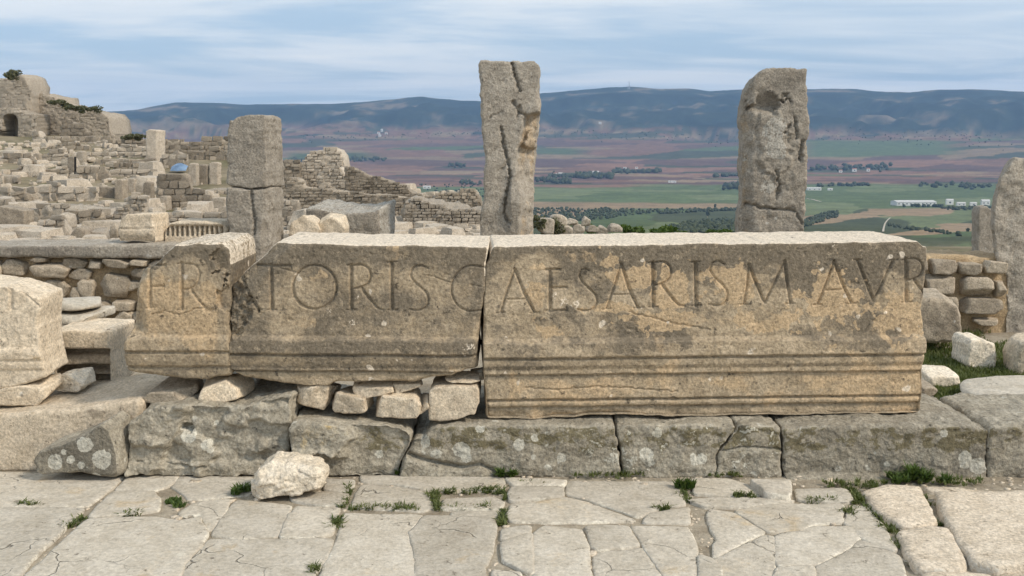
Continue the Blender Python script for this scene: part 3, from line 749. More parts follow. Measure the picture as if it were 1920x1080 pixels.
def fk4(U, V, W):
    d = -0.03 * sst(800, 775, U - 0.3 * (V - 800)) * sst(850, 800, V)
    lo = sst(0, 6, V - np.interp(U, [760, 790, 830, 870, 900, 930, 960], [850, 862, 872, 878, 872, 886, 899]))
    d = d - 0.035 * sst(-10, 3, V - np.interp(U, [760, 790, 830, 870, 900, 930, 960], [850, 862, 872, 878, 872, 886, 899])) * sst(980, 930, U) + 0.06 * lo * sst(960, 900, U)
    return d
kerb([(770, 826), (782, 811), (796, 803), (830, 800), (900, 799), (1000, 798), (1100, 798), (1153, 798)], [(748, 895), (900, 898), (1164, 899)],
     [(774, 790), (774, 830), (757, 862), (748, 895)], [(1153, 785), (1154, 815), (1160, 850), (1164, 899)], 13, front=fk4)
kerb([(1158, 798), (1250, 798), (1350, 799), (1384, 800)], [(1167, 899), (1250, 899), (1339, 898)],
     [(1157, 785), (1158, 815), (1164, 850), (1167, 899)], [(1386, 785), (1380, 806), (1358, 832), (1345, 852), (1339, 898)], 14, amp=0.014)
kerb([(1389, 800), (1430, 800), (1464, 802)], [(1343, 898), (1466, 899)],
     [(1390, 785), (1384, 808), (1362, 834), (1349, 853), (1343, 898)], [(1464, 785), (1466, 840), (1466, 899)], 15,
     front=lambda U, V, W: crack(U, V, [(1350, 846), (1400, 838), (1440, 840), (1466, 844)], 2.0, 0.02) - 0.02 * sst(1410, 1385, U) * sst(845, 830, V), amp=0.012)
def fk7(U, V, W):
    return 0.04 * sst(885, 897, V + 3 * pn(np.stack([U / 20, V / 9, U * 0], 1))) * sst(1690, 1640, U) + crack(U, V, [(1468, 793), (1469, 905)], 2, 0.02, 0.5)
kerb([(1470, 803), (1510, 799), (1600, 798), (1700, 798), (1800, 798), (1840, 801), (1851, 806)], [(1470, 908), (1650, 913), (1850, 915)],
     [(1470, 785), (1470, 850), (1470, 908)], [(1853, 785), (1851, 850), (1850, 915)], 16, front=fk7, bs=0.0, amp=0.010, depth=0.60)
kerb([(1855, 806), (1870, 800), (1920, 797), (2120, 797)], [(1853, 915), (2120, 920)], [(1855, 785), (1853, 915)], [(2120, 785), (2120, 920)], 17, bs=0.0, depth=0.55)

kerb([(2124, 797), (2250, 797), (2480, 799)], [(2124, 920), (2480, 925)], [(2124, 785), (2124, 920)], [(2480, 785), (2480, 925)], 18, depth=0.55)
def attr_s(U, V, W, isf):
    return {'ochre': 0.08 * isf, 'dark': -0.1 + 0.45 * blobs(U, V, [(180, 775, 24, 9), (205, 800, 14, 20)], 0.4, 5, 0.05)}
o = block('step_slab', M['clean'], 4.50, [(-460, 786), (-260, 782), (0, 776), (120, 768), (200, 757), (268, 748)], [(-460, 884), (0, 884), (120, 886), (268, 890)],
      [(-460, 780), (-460, 884)], [(268, 745), (262, 800), (255, 890)], 0.62, 0.007, r=0.03, amp=0.012, namp=4, seed=21, attrs=attr_s, jag=0.006, rn=0.5)
tag(o, 'smooth pale step slab at the lower left under the moulded fragment', 'stone slab')

def attr_t(U, V, W, isf):
    wh = 0.75 * blobs(U, V, [(103, 866, 15, 15), (191, 861, 18, 19), (160, 833, 16, 14), (152, 872, 7), (132, 862, 8), (178, 893, 10, 7), (120, 848, 6)], 0.12, 91, 0.09)
    return {'white': wh * isf, 'moss': 0.20 * isf * blobs(U, V, [(182, 836, 16, 14), (140, 850, 40, 14), (170, 850, 12)], 0.4, 9, 0.05), 'dark': np.where(isf, 0.22, -0.4), 'ochre': np.where(isf, 0.0, 0.12)}  # faces other than the front paled and warmed, sunlight painted into the colour
o = block('fallen_wedge_stone', M['kerb'], 4.33, [(60, 862), (68, 848), (110, 836), (160, 818), (200, 797), (215, 808)], [(63, 884), (75, 891), (110, 887), (150, 887), (185, 895), (218, 897)],
      [(62, 845), (60, 868), (66, 890)], [(200, 795), (210, 825), (218, 860), (222, 897)], 0.17, 0.005, r=0.02, amp=0.012, namp=7, seed=22, attrs=attr_t, jag=0.008, skew=0.30, backslope=0.03, taper=0.05)
tag(o, 'fallen wedge shaped grey stone with round lichen spots leaning on the step', 'stone')

def attr_w(U, V, W, isf): return {'ochre': 0.14 * blobs(U, V, [(485, 925, 20, 12), (560, 880, 30, 10)], 0.5, 3, 0.05)}
def fbl(U, V, W): return -0.03 * sst(895, 868, V + 6 * pn(np.stack([U / 30, V / 30, U * 0], 1), 3)) - 0.03 * sst(590, 608, U) - 0.03 * sst(486, 472, U) * sst(870, 900, V) + 0.012 * fbm(np.stack([U / 22, V / 22, U * 0], 1), 1.0, 4, 0.6, 4)
o = block('pale_boulder', M['white'], 4.10, [(472, 892), (480, 876), (496, 868), (540, 872), (590, 876), (602, 884), (608, 894)], [(470, 935), (488, 937), (540, 929), (606, 917)], [(482, 862), (474, 890), (470, 910), (470, 938)], [(600, 862), (607, 890), (608, 905), (603, 920)], 0.19, 0.005, r=0.008, amp=0.006, namp=7, seed=31, front=fbl, attrs=attr_w, jag=0.008, full=True, backslope=-0.01, frac=0.03, fs=5.0, rn=1.4, skew=-0.05)
tag(o, 'pale cream boulder lying on the paving in front of the step', 'boulder')

# ================================================================== paving
pave = tag(link('pavement', mesh_np('pavement', np.array([[-6, -4, -0.09], [6, -4, -0.09], [6, 4.5, -0.09], [-6, 4.5, -0.09]], float), [[0, 1, 2, 3]]), M['soil']), kind='structure')
def slab(px, seed=0, z=0.0, mat='paving', world=None, dome=0.004, th=0.10, wob=0.012, fine=0.026, rim=0.004, grow=0.010):
    w = np.asarray(world, float) if world is not None else G(np.array([a for a, b in px], float), np.array([b for a, b in px], float), z)[:, :2]
    # dense ragged outline
    out = []
    for i in range(len(w)):
        a, b = w[i], w[(i + 1) % len(w)]
        n = max(1, int(np.hypot(*(b - a)) / (fine * 0.6)))
        for t in np.arange(n) / n: out.append(a + (b - a) * t)
    out = np.array(out)
    out = (np.roll(out, 1, 0) + 4 * out + np.roll(out, -1, 0)) / 6
    p3 = np.concatenate([out, np.full((len(out), 1), seed * 0.31)], 1)
    out = out + wob * np.stack([fbm(p3, 9, 4, 0.6, 3), fbm(p3, 9, 4, 0.6, 9)], 1)
    ar = 0.5 * np.sum(out[:, 0] * np.roll(out[:, 1], -1) - np.roll(out[:, 0], -1) * out[:, 1])
    if ar < 0: out = out[::-1]
    tg = np.roll(out, -1, 0) - np.roll(out, 1, 0); nn_ = np.stack([tg[:, 1], -tg[:, 0]], 1); out = out + grow * nn_ / np.maximum(np.hypot(*nn_.T), 1e-9)[:, None]
    m = len(out)
    lo, hi = out.min(0), out.max(0)
    gx, gy = np.meshgrid(np.arange(lo[0], hi[0], fine), np.arange(lo[1], hi[1], fine))
    g = np.stack([gx.ravel(), gy.ravel()], 1); g += np.random.RandomState(seed).uniform(-.3, .3, g.shape) * fine
    nx_ = np.roll(out, -1, 0)
    def sd(q):
        best = np.full(len(q), 1e9); ins = np.zeros(len(q), bool)
        for a, b in zip(out, nx_):
            ab = b - a; t = np.clip(((q - a) @ ab) / max(ab @ ab, 1e-12), 0, 1)
            best = np.minimum(best, np.hypot(q[:, 0] - a[0] - t * ab[0], q[:, 1] - a[1] - t * ab[1]))
            c = (a[1] > q[:, 1]) != (b[1] > q[:, 1])
            ins ^= c & (q[:, 0] < (b[0] - a[0]) * (q[:, 1] - a[1]) / (b[1] - a[1] + 1e-15) + a[0])
        return best, ins
    ds, ins = sd(g)
    inner = g[ins & (ds > fine * 0.45)]
    # a close ring just inside the rim gives it a worn round edge
    tng = nx_ - np.roll(out, 1, 0); nrm = np.stack([-tng[:, 1], tng[:, 0]], 1); nrm /= np.maximum(np.hypot(*nrm.T), 1e-9)[:, None]
    ringp = out + nrm * fine * 0.32
    dr, ir = sd(ringp); ringp = ringp[ir & (dr > fine * 0.2)]
    pts = np.vstack([out, ringp, inner])
    r_ = geometry.delaunay_2d_cdt([Vector(p) for p in pts], [(i, (i + 1) % m) for i in range(m)], [], 1, 1e-6)
    v2 = np.array([tuple(p) for p in r_[0]]); tris = np.array([f for f in r_[2] if len(f) == 3])
    d2, _ = sd(v2)
    q3 = np.concatenate([v2, np.full((len(v2), 1), seed * 1.3)], 1)
    zz_ = z - rim * np.exp(-d2 / 0.006) * (1 + 0.8 * fbm(q3, 12, 2, 0.5, 4)) + dome * fbm(q3, 2.2, 4, 0.5, 6) + 0.0025 * fbm(q3, 16, 3, 0.5, 7)
    zz_ += np.random.RandomState(seed + 5).uniform(-0.004, 0.004)
    V = np.concatenate([v2, zz_[:, None]], 1)
    cen = v2.mean(0)
    # outline ids in the result
    key = {}
    for i, p in enumerate(v2): key[(round(p[0], 5), round(p[1], 5))] = i
    loop = [key.get((round(p[0], 5), round(p[1], 5))) for p in out]
    loop = [x for x in loop if x is not None]
    base = len(V)
    V2 = V[loop].copy(); V2[:, 2] = z - th; 
    V = np.vstack([V, V2]); k = len(loop)
    q = [(loop[i], base + i, base + (i + 1) % k, loop[(i + 1) % k]) for i in range(k)]
    org = np.array([cen[0], cen[1], 0.0])
    wp = np.clip(np.exp(-d2 / 0.012), 0, 1)
    at = {'white': np.concatenate([0.42 * wp * (0.4 + 0.9 * sst(-0.2, 0.3, fbm(q3, 6, 3, 0.5, 8))), np.zeros(k)])}
    me = mesh_np('slab', V - org, q, tris, attrs=at)
    return link('slab', me, M[mat], pave, org)
SL = [
 [(-160, 880), (232, 889), (205, 915), (165, 946), (100, 948), (-160, 945)],
 [(-160, 950), (100, 952), (155, 953), (120, 988), (45, 1062), (20, 1100), (-160, 1100)],
 [(245, 888), (334, 890), (322, 905), (290, 917), (218, 917)],
 [(215, 921), (286, 921), (298, 935), (295, 955), (250, 962), (205, 965), (170, 967), (190, 945)],
 [(340, 889), (470, 893), (466, 925), (440, 926), (400, 931), (357, 934), (326, 908)],
 [(166, 973), (290, 969), (335, 978), (372, 969), (387, 998), (377, 1022), (344, 1055), (330, 1100), (45, 1100), (50, 1077), (110, 1025)],
 [(365, 941), (430, 933), (420, 955), (395, 992), (388, 988), (376, 962), (342, 967), (337, 958)],
 [(446, 935), (480, 939), (545, 946), (538, 962), (517, 1003), (440, 1006), (399, 1001), (425, 960)],
 [(546, 961), (600, 966), (625, 985), (621, 1000), (598, 1005), (525, 1005)],
 [(612, 897), (661, 900), (658, 915), (645, 923), (610, 916)],
 [(545, 926), (610, 921), (650, 926), (642, 945), (600, 947), (550, 937)],
 [(560, 947), (635, 951), (629, 969), (590, 966), (551, 957)],
 [(396, 1009), (525, 1010), (622, 1009), (612, 1045), (586, 1075), (578, 1100), (338, 1100), (352, 1057), (383, 1024)],
 [(677, 890), (943, 895), (945, 917), (880, 918), (807, 919), (747, 906), (680, 902)],
 [(680, 906), (747, 910), (803, 923), (810, 949), (790, 956), (662, 948), (668, 925)],
 [(835, 935), (925, 931), (943, 942), (938, 951), (830, 952)],
 [(848, 958), (935, 955), (933, 965), (850, 966)],
 [(647, 961), (791, 964), (764, 995), (768, 1020), (776, 1050), (774, 1100), (592, 1100), (633, 1012), (641, 985)],
 [(797, 966), (920, 967), (929, 988), (922, 1030), (905, 1060), (912, 1100), (779, 1100), (781, 1050), (775, 1022), (770, 996)],
 [(962, 913), (1052, 913), (1056, 929), (960, 939), (953, 925)],
 [(950, 896), (1060, 900), (1056, 909), (962, 909)],
 [(1065, 901), (1270, 902), (1282, 944), (1240, 949), (1196, 966), (1100, 934), (1063, 924)],
 [(960, 945), (1062, 932), (1100, 940), (1190, 974), (1120, 976), (1043, 978), (960, 975), (951, 963)],
 [(942, 991), (994, 984), (992, 996), (943, 1011)],
 [(941, 1017), (994, 1000), (999, 1074), (985, 1069), (946, 1050)],
 [(1003, 998), (1021, 985), (1088, 993), (1105, 1027), (1106, 1100), (1003, 1100)],
 [(926, 1066), (973, 1071), (978, 1100), (922, 1100)],
 [(1100, 985), (1176, 987), (1198, 1021), (1122, 1029), (1113, 1024)],
 [(1185, 984), (1288, 986), (1298, 1005), (1305, 1030), (1304, 1100), (1262, 1100), (1215, 1030)],
 [(1116, 1034), (1202, 1026), (1254, 1100), (1117, 1100)],
 [(1206, 977), (1222, 960), (1287, 950), (1291, 980)],
 [(1299, 897), (1365, 898), (1428, 914), (1423, 927), (1365, 929), (1302, 924)],
 [(1291, 937), (1400, 932), (1488, 938), (1400, 949), (1325, 949)],
 [(1331, 954), (1373, 959), (1431, 996), (1405, 1007), (1337, 1043), (1346, 1010), (1329, 975)],
 [(1402, 953), (1440, 942), (1580, 946), (1577, 977), (1525, 981), (1500, 993), (1441, 995), (1380, 957)],
 [(1602, 946), (1625, 948), (1655, 985), (1682, 1033), (1640, 1019), (1614, 1005), (1586, 980), (1590, 960)],
 [(1456, 1001), (1525, 986), (1598, 983), (1610, 1008), (1580, 1031), (1530, 1055), (1459, 1059)],
 [(1616, 1011), (1683, 1039), (1702, 1100), (1530, 1100), (1533, 1060), (1586, 1035)],
 [(1339, 1050), (1435, 1001), (1449, 1004), (1452, 1060), (1441, 1100), (1357, 1100)],
 [(1459, 1064), (1526, 1061), (1526, 1100), (1450, 1100)],
 [(1313, 1041), (1333, 1047), (1351, 1066), (1345, 1100), (1311, 1100)],
 [(1492, 917), (1585, 916), (1597, 935), (1580, 941), (1500, 936)],
]
for i, s in enumerate(SL): slab(s, i)
slab([(1299, 963), (1324, 964), (1334, 1005), (1311, 1032)], 61, z=-0.022, wob=0.02)
slab([(1408, 898), (1480, 898), (1478, 926), (1438, 922), (1430, 911)], 62, z=0.03, rim=0.006)
for i, (s, z) in enumerate([([(1617, 919), (1665, 908), (1722, 912), (1731, 930), (1755, 974), (1730, 981), (1690, 982), (1650, 957)], 0.02), ([(1687, 992), (1745, 986), (1777, 989), (1808, 1045), (1808, 1061), (1724, 1062), (1697, 1025)], 0.025),
        ([(1757, 922), (2060, 916), (2060, 1064), (1865, 1061), (1826, 1049), (1801, 1014), (1771, 965)], 0.03), ([(1734, 908), (1800, 907), (1860, 914), (1780, 917), (1742, 913)], 0.02), ([(1736, 1073), (1790, 1064), (1858, 1073), (1870, 1100), (1716, 1100)], 0.01), ([(1880, 1069), (2060, 1069), (2060, 1100), (1882, 1100)], 0.01)]):
    slab(s, 70 + i, z=z, mat='rough_paving', dome=0.02, wob=0.016, rim=0.016)
# the paving goes on towards and beside the viewer
rs = np.random.RandomState(5)
yb = float(G(960.0, 1104.0)[1])
for r0, r1 in ((yb, yb - 0.62), (yb - 0.65, yb - 1.35), (yb - 1.38, yb - 2.2)):
    x = -3.4 + rs.uniform(0, 0.3)
    while x < 3.4:
        wd = rs.uniform(0.5, 1.0)
        slab(None, int(rs.randint(9999)), world=[(x + rs.uniform(-.02, .02), r1), (x + wd - 0.025, r1 + rs.uniform(-.015, .015)), (x + wd - 0.025 + rs.uniform(-.03, .03), r0 - 0.012), (x, r0 - 0.012)], fine=0.05)
        x += wd
for sx in (-1, 1):
    for y0 in (3.5, 4.05):
        for k in range(2):
            x = sx * (2.42 + k * 0.7) + (0.02 if sx > 0 else -0.5)
            if sx < 0: x = -2.75 - k * 0.7 - 0.35
            else: x = 2.52 + k * 0.7
            slab(None, int(rs.randint(9999)), world=[(x, y0 - 0.2), (x + 0.67, y0 - 0.2), (x + 0.67, y0 + 0.33), (x, y0 + 0.33)], fine=0.06)

rs4 = np.random.RandomState(12)
Vc, Qc = rock_shape(np.array([(-.5, -.5), (.5, -.5), (.5, .5), (-.5, .5)]), 1.0, 2, 16, 8, 0.08, 3, 0.2)
Vs, Qs, of = [], [], 0
for k in range(2600):
    s_ = rs4.gamma(2.0, 0.0035) + 0.004
    c = np.array([rs4.uniform(-2.6, 2.7), rs4.uniform(3.2, 4.44), 0])
    if k > 2300: c[1] = rs4.uniform(4.28, 4.42); s_ *= 1.4
    c[2] = -0.014 + rs4.uniform(-0.003, 0.002)
    th = rs4.uniform(0, 6.3); c_, n_ = math.cos(th), math.sin(th)
    V = Vc * (s_ * rs4.uniform(.7, 1.6), s_, s_ * .7); V = np.stack([V[:, 0] * c_ - V[:, 1] * n_, V[:, 0] * n_ + V[:, 1] * c_, V[:, 2]], 1)
    Vs.append(V + c); Qs.append(Qc + of); of += len(V)
tag(link('stone_chips', mesh_np('stone_chips', np.vstack(Vs), np.vstack(Qs)), M['rough_paving']), 'small stone chips lying in the paving joints', 'gravel', kind='stuff')

# ================================================================== weeds and grass
def blades(spots, h, w, per, spread, seed, curl=0.5, z=None):
    """tufts of bent grass blades; returns vertices, quads and tone"""
    r_ = np.random.RandomState(seed)
    S_ = np.repeat(np.asarray(spots, float), per, 0); n = len(S_)
    hh = h * r_.uniform(0.45, 1.15, n) * (S_[:, 3] if S_.shape[1] > 3 else 1)
    az = r_.uniform(0, 2 * math.pi, n); rad = spread * np.sqrt(r_.uniform(0, 1, n)) * (S_[:, 3] if S_.shape[1] > 3 else 1)
    b = S_[:, :3].copy(); th = r_.uniform(0, 2 * math.pi, n)
    b[:, 0] += rad * np.cos(th); b[:, 1] += rad * np.sin(th)
    lean = curl * r_.uniform(0.2, 1.1, n)
    dx, dy = np.cos(az), np.sin(az); sxv, syv = -dy, dx
    W_ = w * r_.uniform(0.6, 1.3, n)
    rows = []
    for t, wt in ((0.0, 0.8), (0.5, 1.0), (1.0, 0.12)):
        c = b + np.stack([dx * lean * hh * t * t, dy * lean * hh * t * t, hh * t * (1 - 0.35 * lean * t)], 1)
        o_ = np.stack([sxv * W_ * wt / 2, syv * W_ * wt / 2, W_ * 0], 1)
        rows += [c - o_, c + o_]
    V = np.stack(rows, 1).reshape(-1, 3)
    k = np.arange(n)[:, None] * 6
    Q = np.concatenate([k + [0, 1, 3, 2], k + [2, 3, 5, 4]])
    tone = np.repeat(np.clip(r_.normal(0.45, 0.25, n), 0, 1), 6)
    return V, Q, tone
def along(pts, n, jit, seed, z=-0.012, smin=0.3):
    r_ = np.random.RandomState(seed); p = np.asarray(pts, float)
    seg = np.hypot(*(p[1:] - p[:-1]).T); cum = np.concatenate([[0], np.cumsum(seg)])
    t = r_.uniform(0, cum[-1], n)
    u = np.interp(t, cum, p[:, 0]) + r_.normal(0, jit, n); v = np.interp(t, cum, p[:, 1]) + r_.normal(0, jit * 0.5, n)
    g = G(u, v, z)
    return np.concatenate([g, r_.uniform(smin, 1.0, (n, 1))], 1)
J = [along([(655, 912), (650, 940), (640, 955)], 26, 3, 1), along([(650, 955), (720, 953), (745, 955)], 16, 3, 2), along([(725, 953), (790, 957)], 26, 4, 3), along([(812, 925), (820, 955)], 34, 4, 4), along([(815, 925), (880, 923), (935, 920)], 40, 3, 5),
     along([(890, 920), (945, 925), (948, 940)], 34, 4, 6), along([(840, 955), (875, 955)], 12, 3, 7), along([(888, 955), (920, 953)], 16, 3, 8), along([(945, 960), (938, 990)], 26, 4, 9), along([(980, 909), (1035, 911)], 22, 2, 10), along([(770, 882), (850, 886), (900, 886)], 22, 4, 11, 0.0),
     along([(1070, 889), (1150, 890), (1210, 890)], 46, 5, 12, 0.0), along([(1310, 888), (1380, 892)], 24, 5, 13, 0.0), along([(1590, 918), (1625, 950), (1680, 1000), (1690, 1030)], 90, 6, 14), along([(1375, 930), (1415, 932)], 16, 3, 15, 0.0), along([(1515, 941), (1570, 941)], 22, 3, 16), along([(1578, 960), (1600, 965)], 16, 4, 17),
     along([(1540, 905), (1640, 912), (1660, 905)], 36, 5, 18, 0.0), along([(1670, 897), (1770, 905), (1840, 905)], 50, 6, 19, 0.0), along([(1735, 985), (1790, 985)], 22, 4, 20), along([(1730, 930), (1745, 955)], 8, 4, 21), along([(120, 992), (145, 982), (160, 970)], 18, 3, 22), along([(30, 947), (80, 948)], 12, 2, 23), along([(230, 968), (255, 966)], 10, 3, 24),
     along([(640, 970), (625, 995)], 22, 4, 25), along([(585, 1065), (590, 1078)], 12, 3, 26), along([(40, 875), (55, 872)], 10, 4, 27, 0.0), along([(615, 880), (700, 884)], 20, 4, 28, 0.0), along([(1225, 955), (1255, 957)], 14, 2, 29), along([(1275, 915), (1290, 945)], 14, 3, 30), along([(1860, 1066), (1885, 1070)], 10, 4, 31), along([(1700, 1060), (1760, 1068)], 16, 4, 32), along([(440, 880), (520, 884)], 14, 4, 33, 0.0)]
V, Q, tn = blades(np.vstack(J), 0.036, 0.005, 12, 0.018, 3, 1.2)
tag(link('joint_grass', mesh_np('joint_grass', V, Q, attrs={'tone': tn}), M['grass']), 'short green grass and moss growing in the paving joints', 'grass', kind='stuff')
def weed(u, v, h, spread, per, lab, seed, z=0.0, w=0.009, curl=1.0, nspots=1, jit=0.0):
    r_ = np.random.RandomState(seed)
    g = G(np.array([float(u)]), np.array([float(v)]), z)[0]
    sp = np.array([[r_.normal(0, jit), r_.normal(0, jit * 0.5), 0, r_.uniform(0.6, 1)] for _ in range(nspots)])
    V, Q, t = blades(sp, h, w, per, spread, seed, curl)
    o = link('weed', mesh_np('weed', V, Q, attrs={'tone': t}), M['weed'], None, g)
    tag(o, lab, 'weed', 'weeds growing out of the paving')
weed(946, 893, 0.075, 0.018, 70, 'spiky green weed at the foot of the step below the O of TORIS', 1, curl=1.3, nspots=2, jit=0.02)
weed(990, 886, 0.05, 0.02, 40, 'low dark weed just right of the spiky one at the step foot', 2, nspots=2, jit=0.03)
weed(1283, 915, 0.06, 0.02, 46, 'tall upright weed growing over the paving edge below the R of CAESARIS', 3, curl=0.6, nspots=5, jit=0.018)
weed(450, 922, 0.045, 0.025, 46, 'flat green weed left of the pale boulder', 4, nspots=3, jit=0.03)
weed(325, 945, 0.03, 0.03, 60, 'mossy green patch in the broken hole of the left paving', 5, z=-0.012, nspots=6, jit=0.04, w=0.006)
weed(1715, 900, 0.085, 0.025, 60, 'bushy weed at the foot of the step near the right end', 6, nspots=4, jit=0.03)
weed(1675, 902, 0.06, 0.02, 50, 'dark weed left of the bushy one at the right step foot', 7, nspots=3, jit=0.03)
weed(1775, 905, 0.06, 0.02, 40, 'small weed under the pale round lichen of the step', 8, nspots=3, jit=0.03)
weed(750, 886, 0.04, 0.02, 36, 'small weed at the cracked joint of the step', 9, nspots=2, jit=0.02)
# grass behind the right end of the step
r_ = np.random.RandomState(77)
n = 9000
gu = r_.uniform(1725, 2150, n); gv = 610 + 150 * np.sqrt(r_.uniform(0, 1, n))
g = G(gu, gv, 0.10)
dens = fbm(np.stack([g[:, 0] * 1.5, g[:, 1] * 1.5, g[:, 0] * 0], 1), 1.0, 3, 0.5, 9)
bare = np.exp(-(((gu - 1890) / 60) ** 2 + ((gv - 625) / 28) ** 2))
g = g[(dens > -0.28 + 0.9 * bare) & (g[:, 1] > 5.1)]
g[:, 2] = soil_z(g) - 0.004
V, Q, tn = blades(np.concatenate([g, r_.uniform(0.5, 1.1, (len(g), 1))], 1), 0.055, 0.006, 6, 0.03, 5, 0.8)
tag(link('lawn_grass', mesh_np('lawn_grass', V, Q, attrs={'tone': tn}), M['grass']), 'patchy green grass behind the right end of the step', 'grass', kind='stuff')
g2 = G(r_.uniform(165, 245, 500), r_.uniform(585, 615, 500), 0.12); g2[:, 2] = soil_z(g2)
V, Q, tn = blades(np.concatenate([g2, r_.uniform(0.5, 1.1, (500, 1))], 1), 0.06, 0.006, 6, 0.03, 6, 0.8)
tag(link('wall_grass', mesh_np('wall_grass', V, Q, attrs={'tone': tn}), M['grass']), 'green grass at the foot of the rubble wall on the left', 'grass', kind='stuff')

# ================================================================== stones behind the step on the right
def gstone(nm, px, Y, dp, lab, mat='rubble', **kw):
    o = rock(nm, M[mat], px, Y, dp, **kw); tag(o, lab, 'stone'); return o
o = block('rough_stone', M['rubble'], 6.40, [(1715, 562), (1745, 558), (1785, 560), (1800, 572)], [(1715, 645), (1770, 645), (1803, 636)], [(1715, 550), (1715, 645)], [(1790, 550), (1800, 590), (1806, 640)], 0.42, 0.011, r=0.03, amp=0.02, namp=5, seed=41, jag=0.012, skew=0.25,
          attrs=lambda U, V, W, isf: {'dark': np.where(isf, 0.16, -0.25)})
tag(o, 'rough dark cube shaped stone right behind the end of the AVR block', 'stone')
o = block('pale_stone', M['white'], 5.98, [(1813, 645), (1822, 637), (1850, 637), (1866, 644)], [(1812, 688), (1840, 698), (1868, 696)], [(1816, 633), (1812, 690)], [(1864, 633), (1870, 655), (1866, 696)], 0.24, 0.008, r=0.02, amp=0.016, namp=7, seed=42, jag=0.010)
tag(o, 'pale squarish stone standing on the grass at the right', 'stone')
gstone('border_stone', [(1915, 716), (1910, 670), (1920, 642), (1990, 636), (2010, 715), (1960, 722)], 5.80, 0.25, 'pale stone cut by the right border on the grass', 'clean', n=24, k=16, seed=43, amp=0.03)
gstone('flat_stone', [(1732, 722), (1735, 707), (1770, 701), (1806, 704), (1810, 722), (1770, 730)], 5.50, 0.3, 'flat white stone in the grass beside the AVR block', 'white', n=20, k=14, seed=44, amp=0.03)
gstone('flat_stone', [(1725, 745), (1730, 718), (1752, 718), (1766, 736), (1760, 747)], 5.25, 0.25, 'small grey stone behind the step at the right end of the AVR block', 'rubble', n=20, k=14, seed=45, amp=0.03)
gstone('flat_slab', [(1830, 762), (1842, 750), (1880, 740), (1920, 735), (2050, 733), (2050, 765)], 5.0, 0.4, 'low grey slab behind the step at the right border', 'paving', n=26, k=14, seed=46, amp=0.02)

# ================================================================== left: fluted and moulded pieces behind the step
def front_flute(U, V, W):
    v = V + 1.5 * pn(np.stack([U / 40, V / 80, U * 0], 1), 6)
    d = np.interp(v, [600, 652, 658, 664, 668, 684, 690, 694, 704, 710, 714, 740], [0.03, 0.02, -0.06, -0.10, -0.02, -0.01, -0.09, -0.11, -0.03, -0.09, -0.12, -0.09])
    return d * sst(208, 203, U)
o = block('grooved_block', M['clean'], 5.02, [(100, 618), (150, 617), (205, 618), (213, 622)], [(100, 728), (213, 727)], [(100, 615), (100, 728)], [(213, 612), (206, 660), (209, 727)], 0.32, 0.007, r=0.012, amp=0.008, seed=51, front=front_flute, skew=0.0, jag=0.006,
          attrs=lambda U, V, W, isf: {'dark': np.where(isf, 0.6 * sst(650, 660, V) * sst(210, 204, U), -0.1)})  # grooved front darkened: the shadow it stands in is painted into its colour
tag(o, 'block with deep dark horizontal grooves behind the pale left fragment', 'stone block')
for i, (px, Y) in enumerate([([(60, 588), (70, 568), (130, 565), (168, 574), (170, 586), (140, 592)], 5.25), ([(60, 612), (62, 592), (130, 590), (176, 592), (178, 606), (140, 613)], 5.22)]):
    o = rock('moulded_piece', M['paving'], px, Y, 0.3, n=20, k=14, seed=55 + i, amp=0.015)
    tag(o, ['upper pale disc shaped stone on the grooved block', 'lower pale disc shaped stone on the grooved block'][i], 'stone')

# ================================================================== pillars
def pillar(top, bottom, left, right, Y, depth, seed, label, front=None, attrs=None, mat='pillar', res=0.010, r=0.018, amp=0.016, skew=0.0, name='stone_pillar', bs=0.0, frac=0.016):
    o = block(name, M[mat], Y, top, bottom, left, right, depth, res, r=r, amp=amp, namp=4.5, seed=seed, front=front, attrs=attrs, jag=0.012, skew=skew, backslope=bs, bpow=1.0, frac=frac, fs=4.0, rn=1.5, ny=max(8, int(depth / res)), full=True)
    return tag(o, label, 'pillar', 'standing stone pillars')
def fp2(U, V, W):
    # the lower right corner has split away
    lim = np.interp(V, [90, 205, 215, 300, 340, 380, 410, 470], [1040, 1040, 985, 968, 972, 982, 975, 972]) + 5 * pn(np.stack([V / 18, V * 0, V * 0 + 2], 1)) 
    n = fbm(np.stack([U / 30, V / 40, U * 0], 1), 1.0, 4, 0.6, 15)
    d = -sst(-3, 40, U - lim) * 0.20 - sst(-2, 4, U - lim) * (0.06 + 0.09 * n)
    d = d + 0.10 * blobs(U, V, [(1000, 262, 14, 20)], 0.3, 4, 0.05)
    for c, w_, dp in (([(960, 118), (967, 145), (975, 170)], 3, 0.05), ([(962, 190), (972, 208), (984, 216)], 3, 0.04), ([(975, 195), (970, 225)], 2, 0.03), ([(940, 240), (945, 275), (952, 300), (957, 330), (950, 370), (945, 400), (955, 418)], 3, 0.05), ([(918, 222), (925, 215), (940, 210)], 2, 0.02), ([(950, 305), (940, 320)], 2, 0.02)):
        d = d + crack(U, V, c, w_, dp, 3)
    lump = np.interp(V, [260, 300, 340, 380, 420, 445], [0, 0.0, 0.03, 0.06, 0.03, 0])
    d = d + lump * sst(948, 958, U) * sst(985, 975, U)
    return d
def ap2(U, V, W, isf):
    lim = np.interp(V, [90, 205, 215, 300, 340, 380, 410, 470], [1040, 1040, 985, 968, 972, 982, 975, 972])
    sp = sst(-4, 6, U - lim)
    side = ~isf & (U < 925) & (V > 190)
    return {'ochre': np.where(isf, 0.34 * sp, np.where(side, 0.2, 0.0)), 'dark': np.where(isf, 0.0 - 0.28 * sp, -0.04), 'moss': np.where(~isf & (W[:, 2] > 2.0), 0.1, 0)}
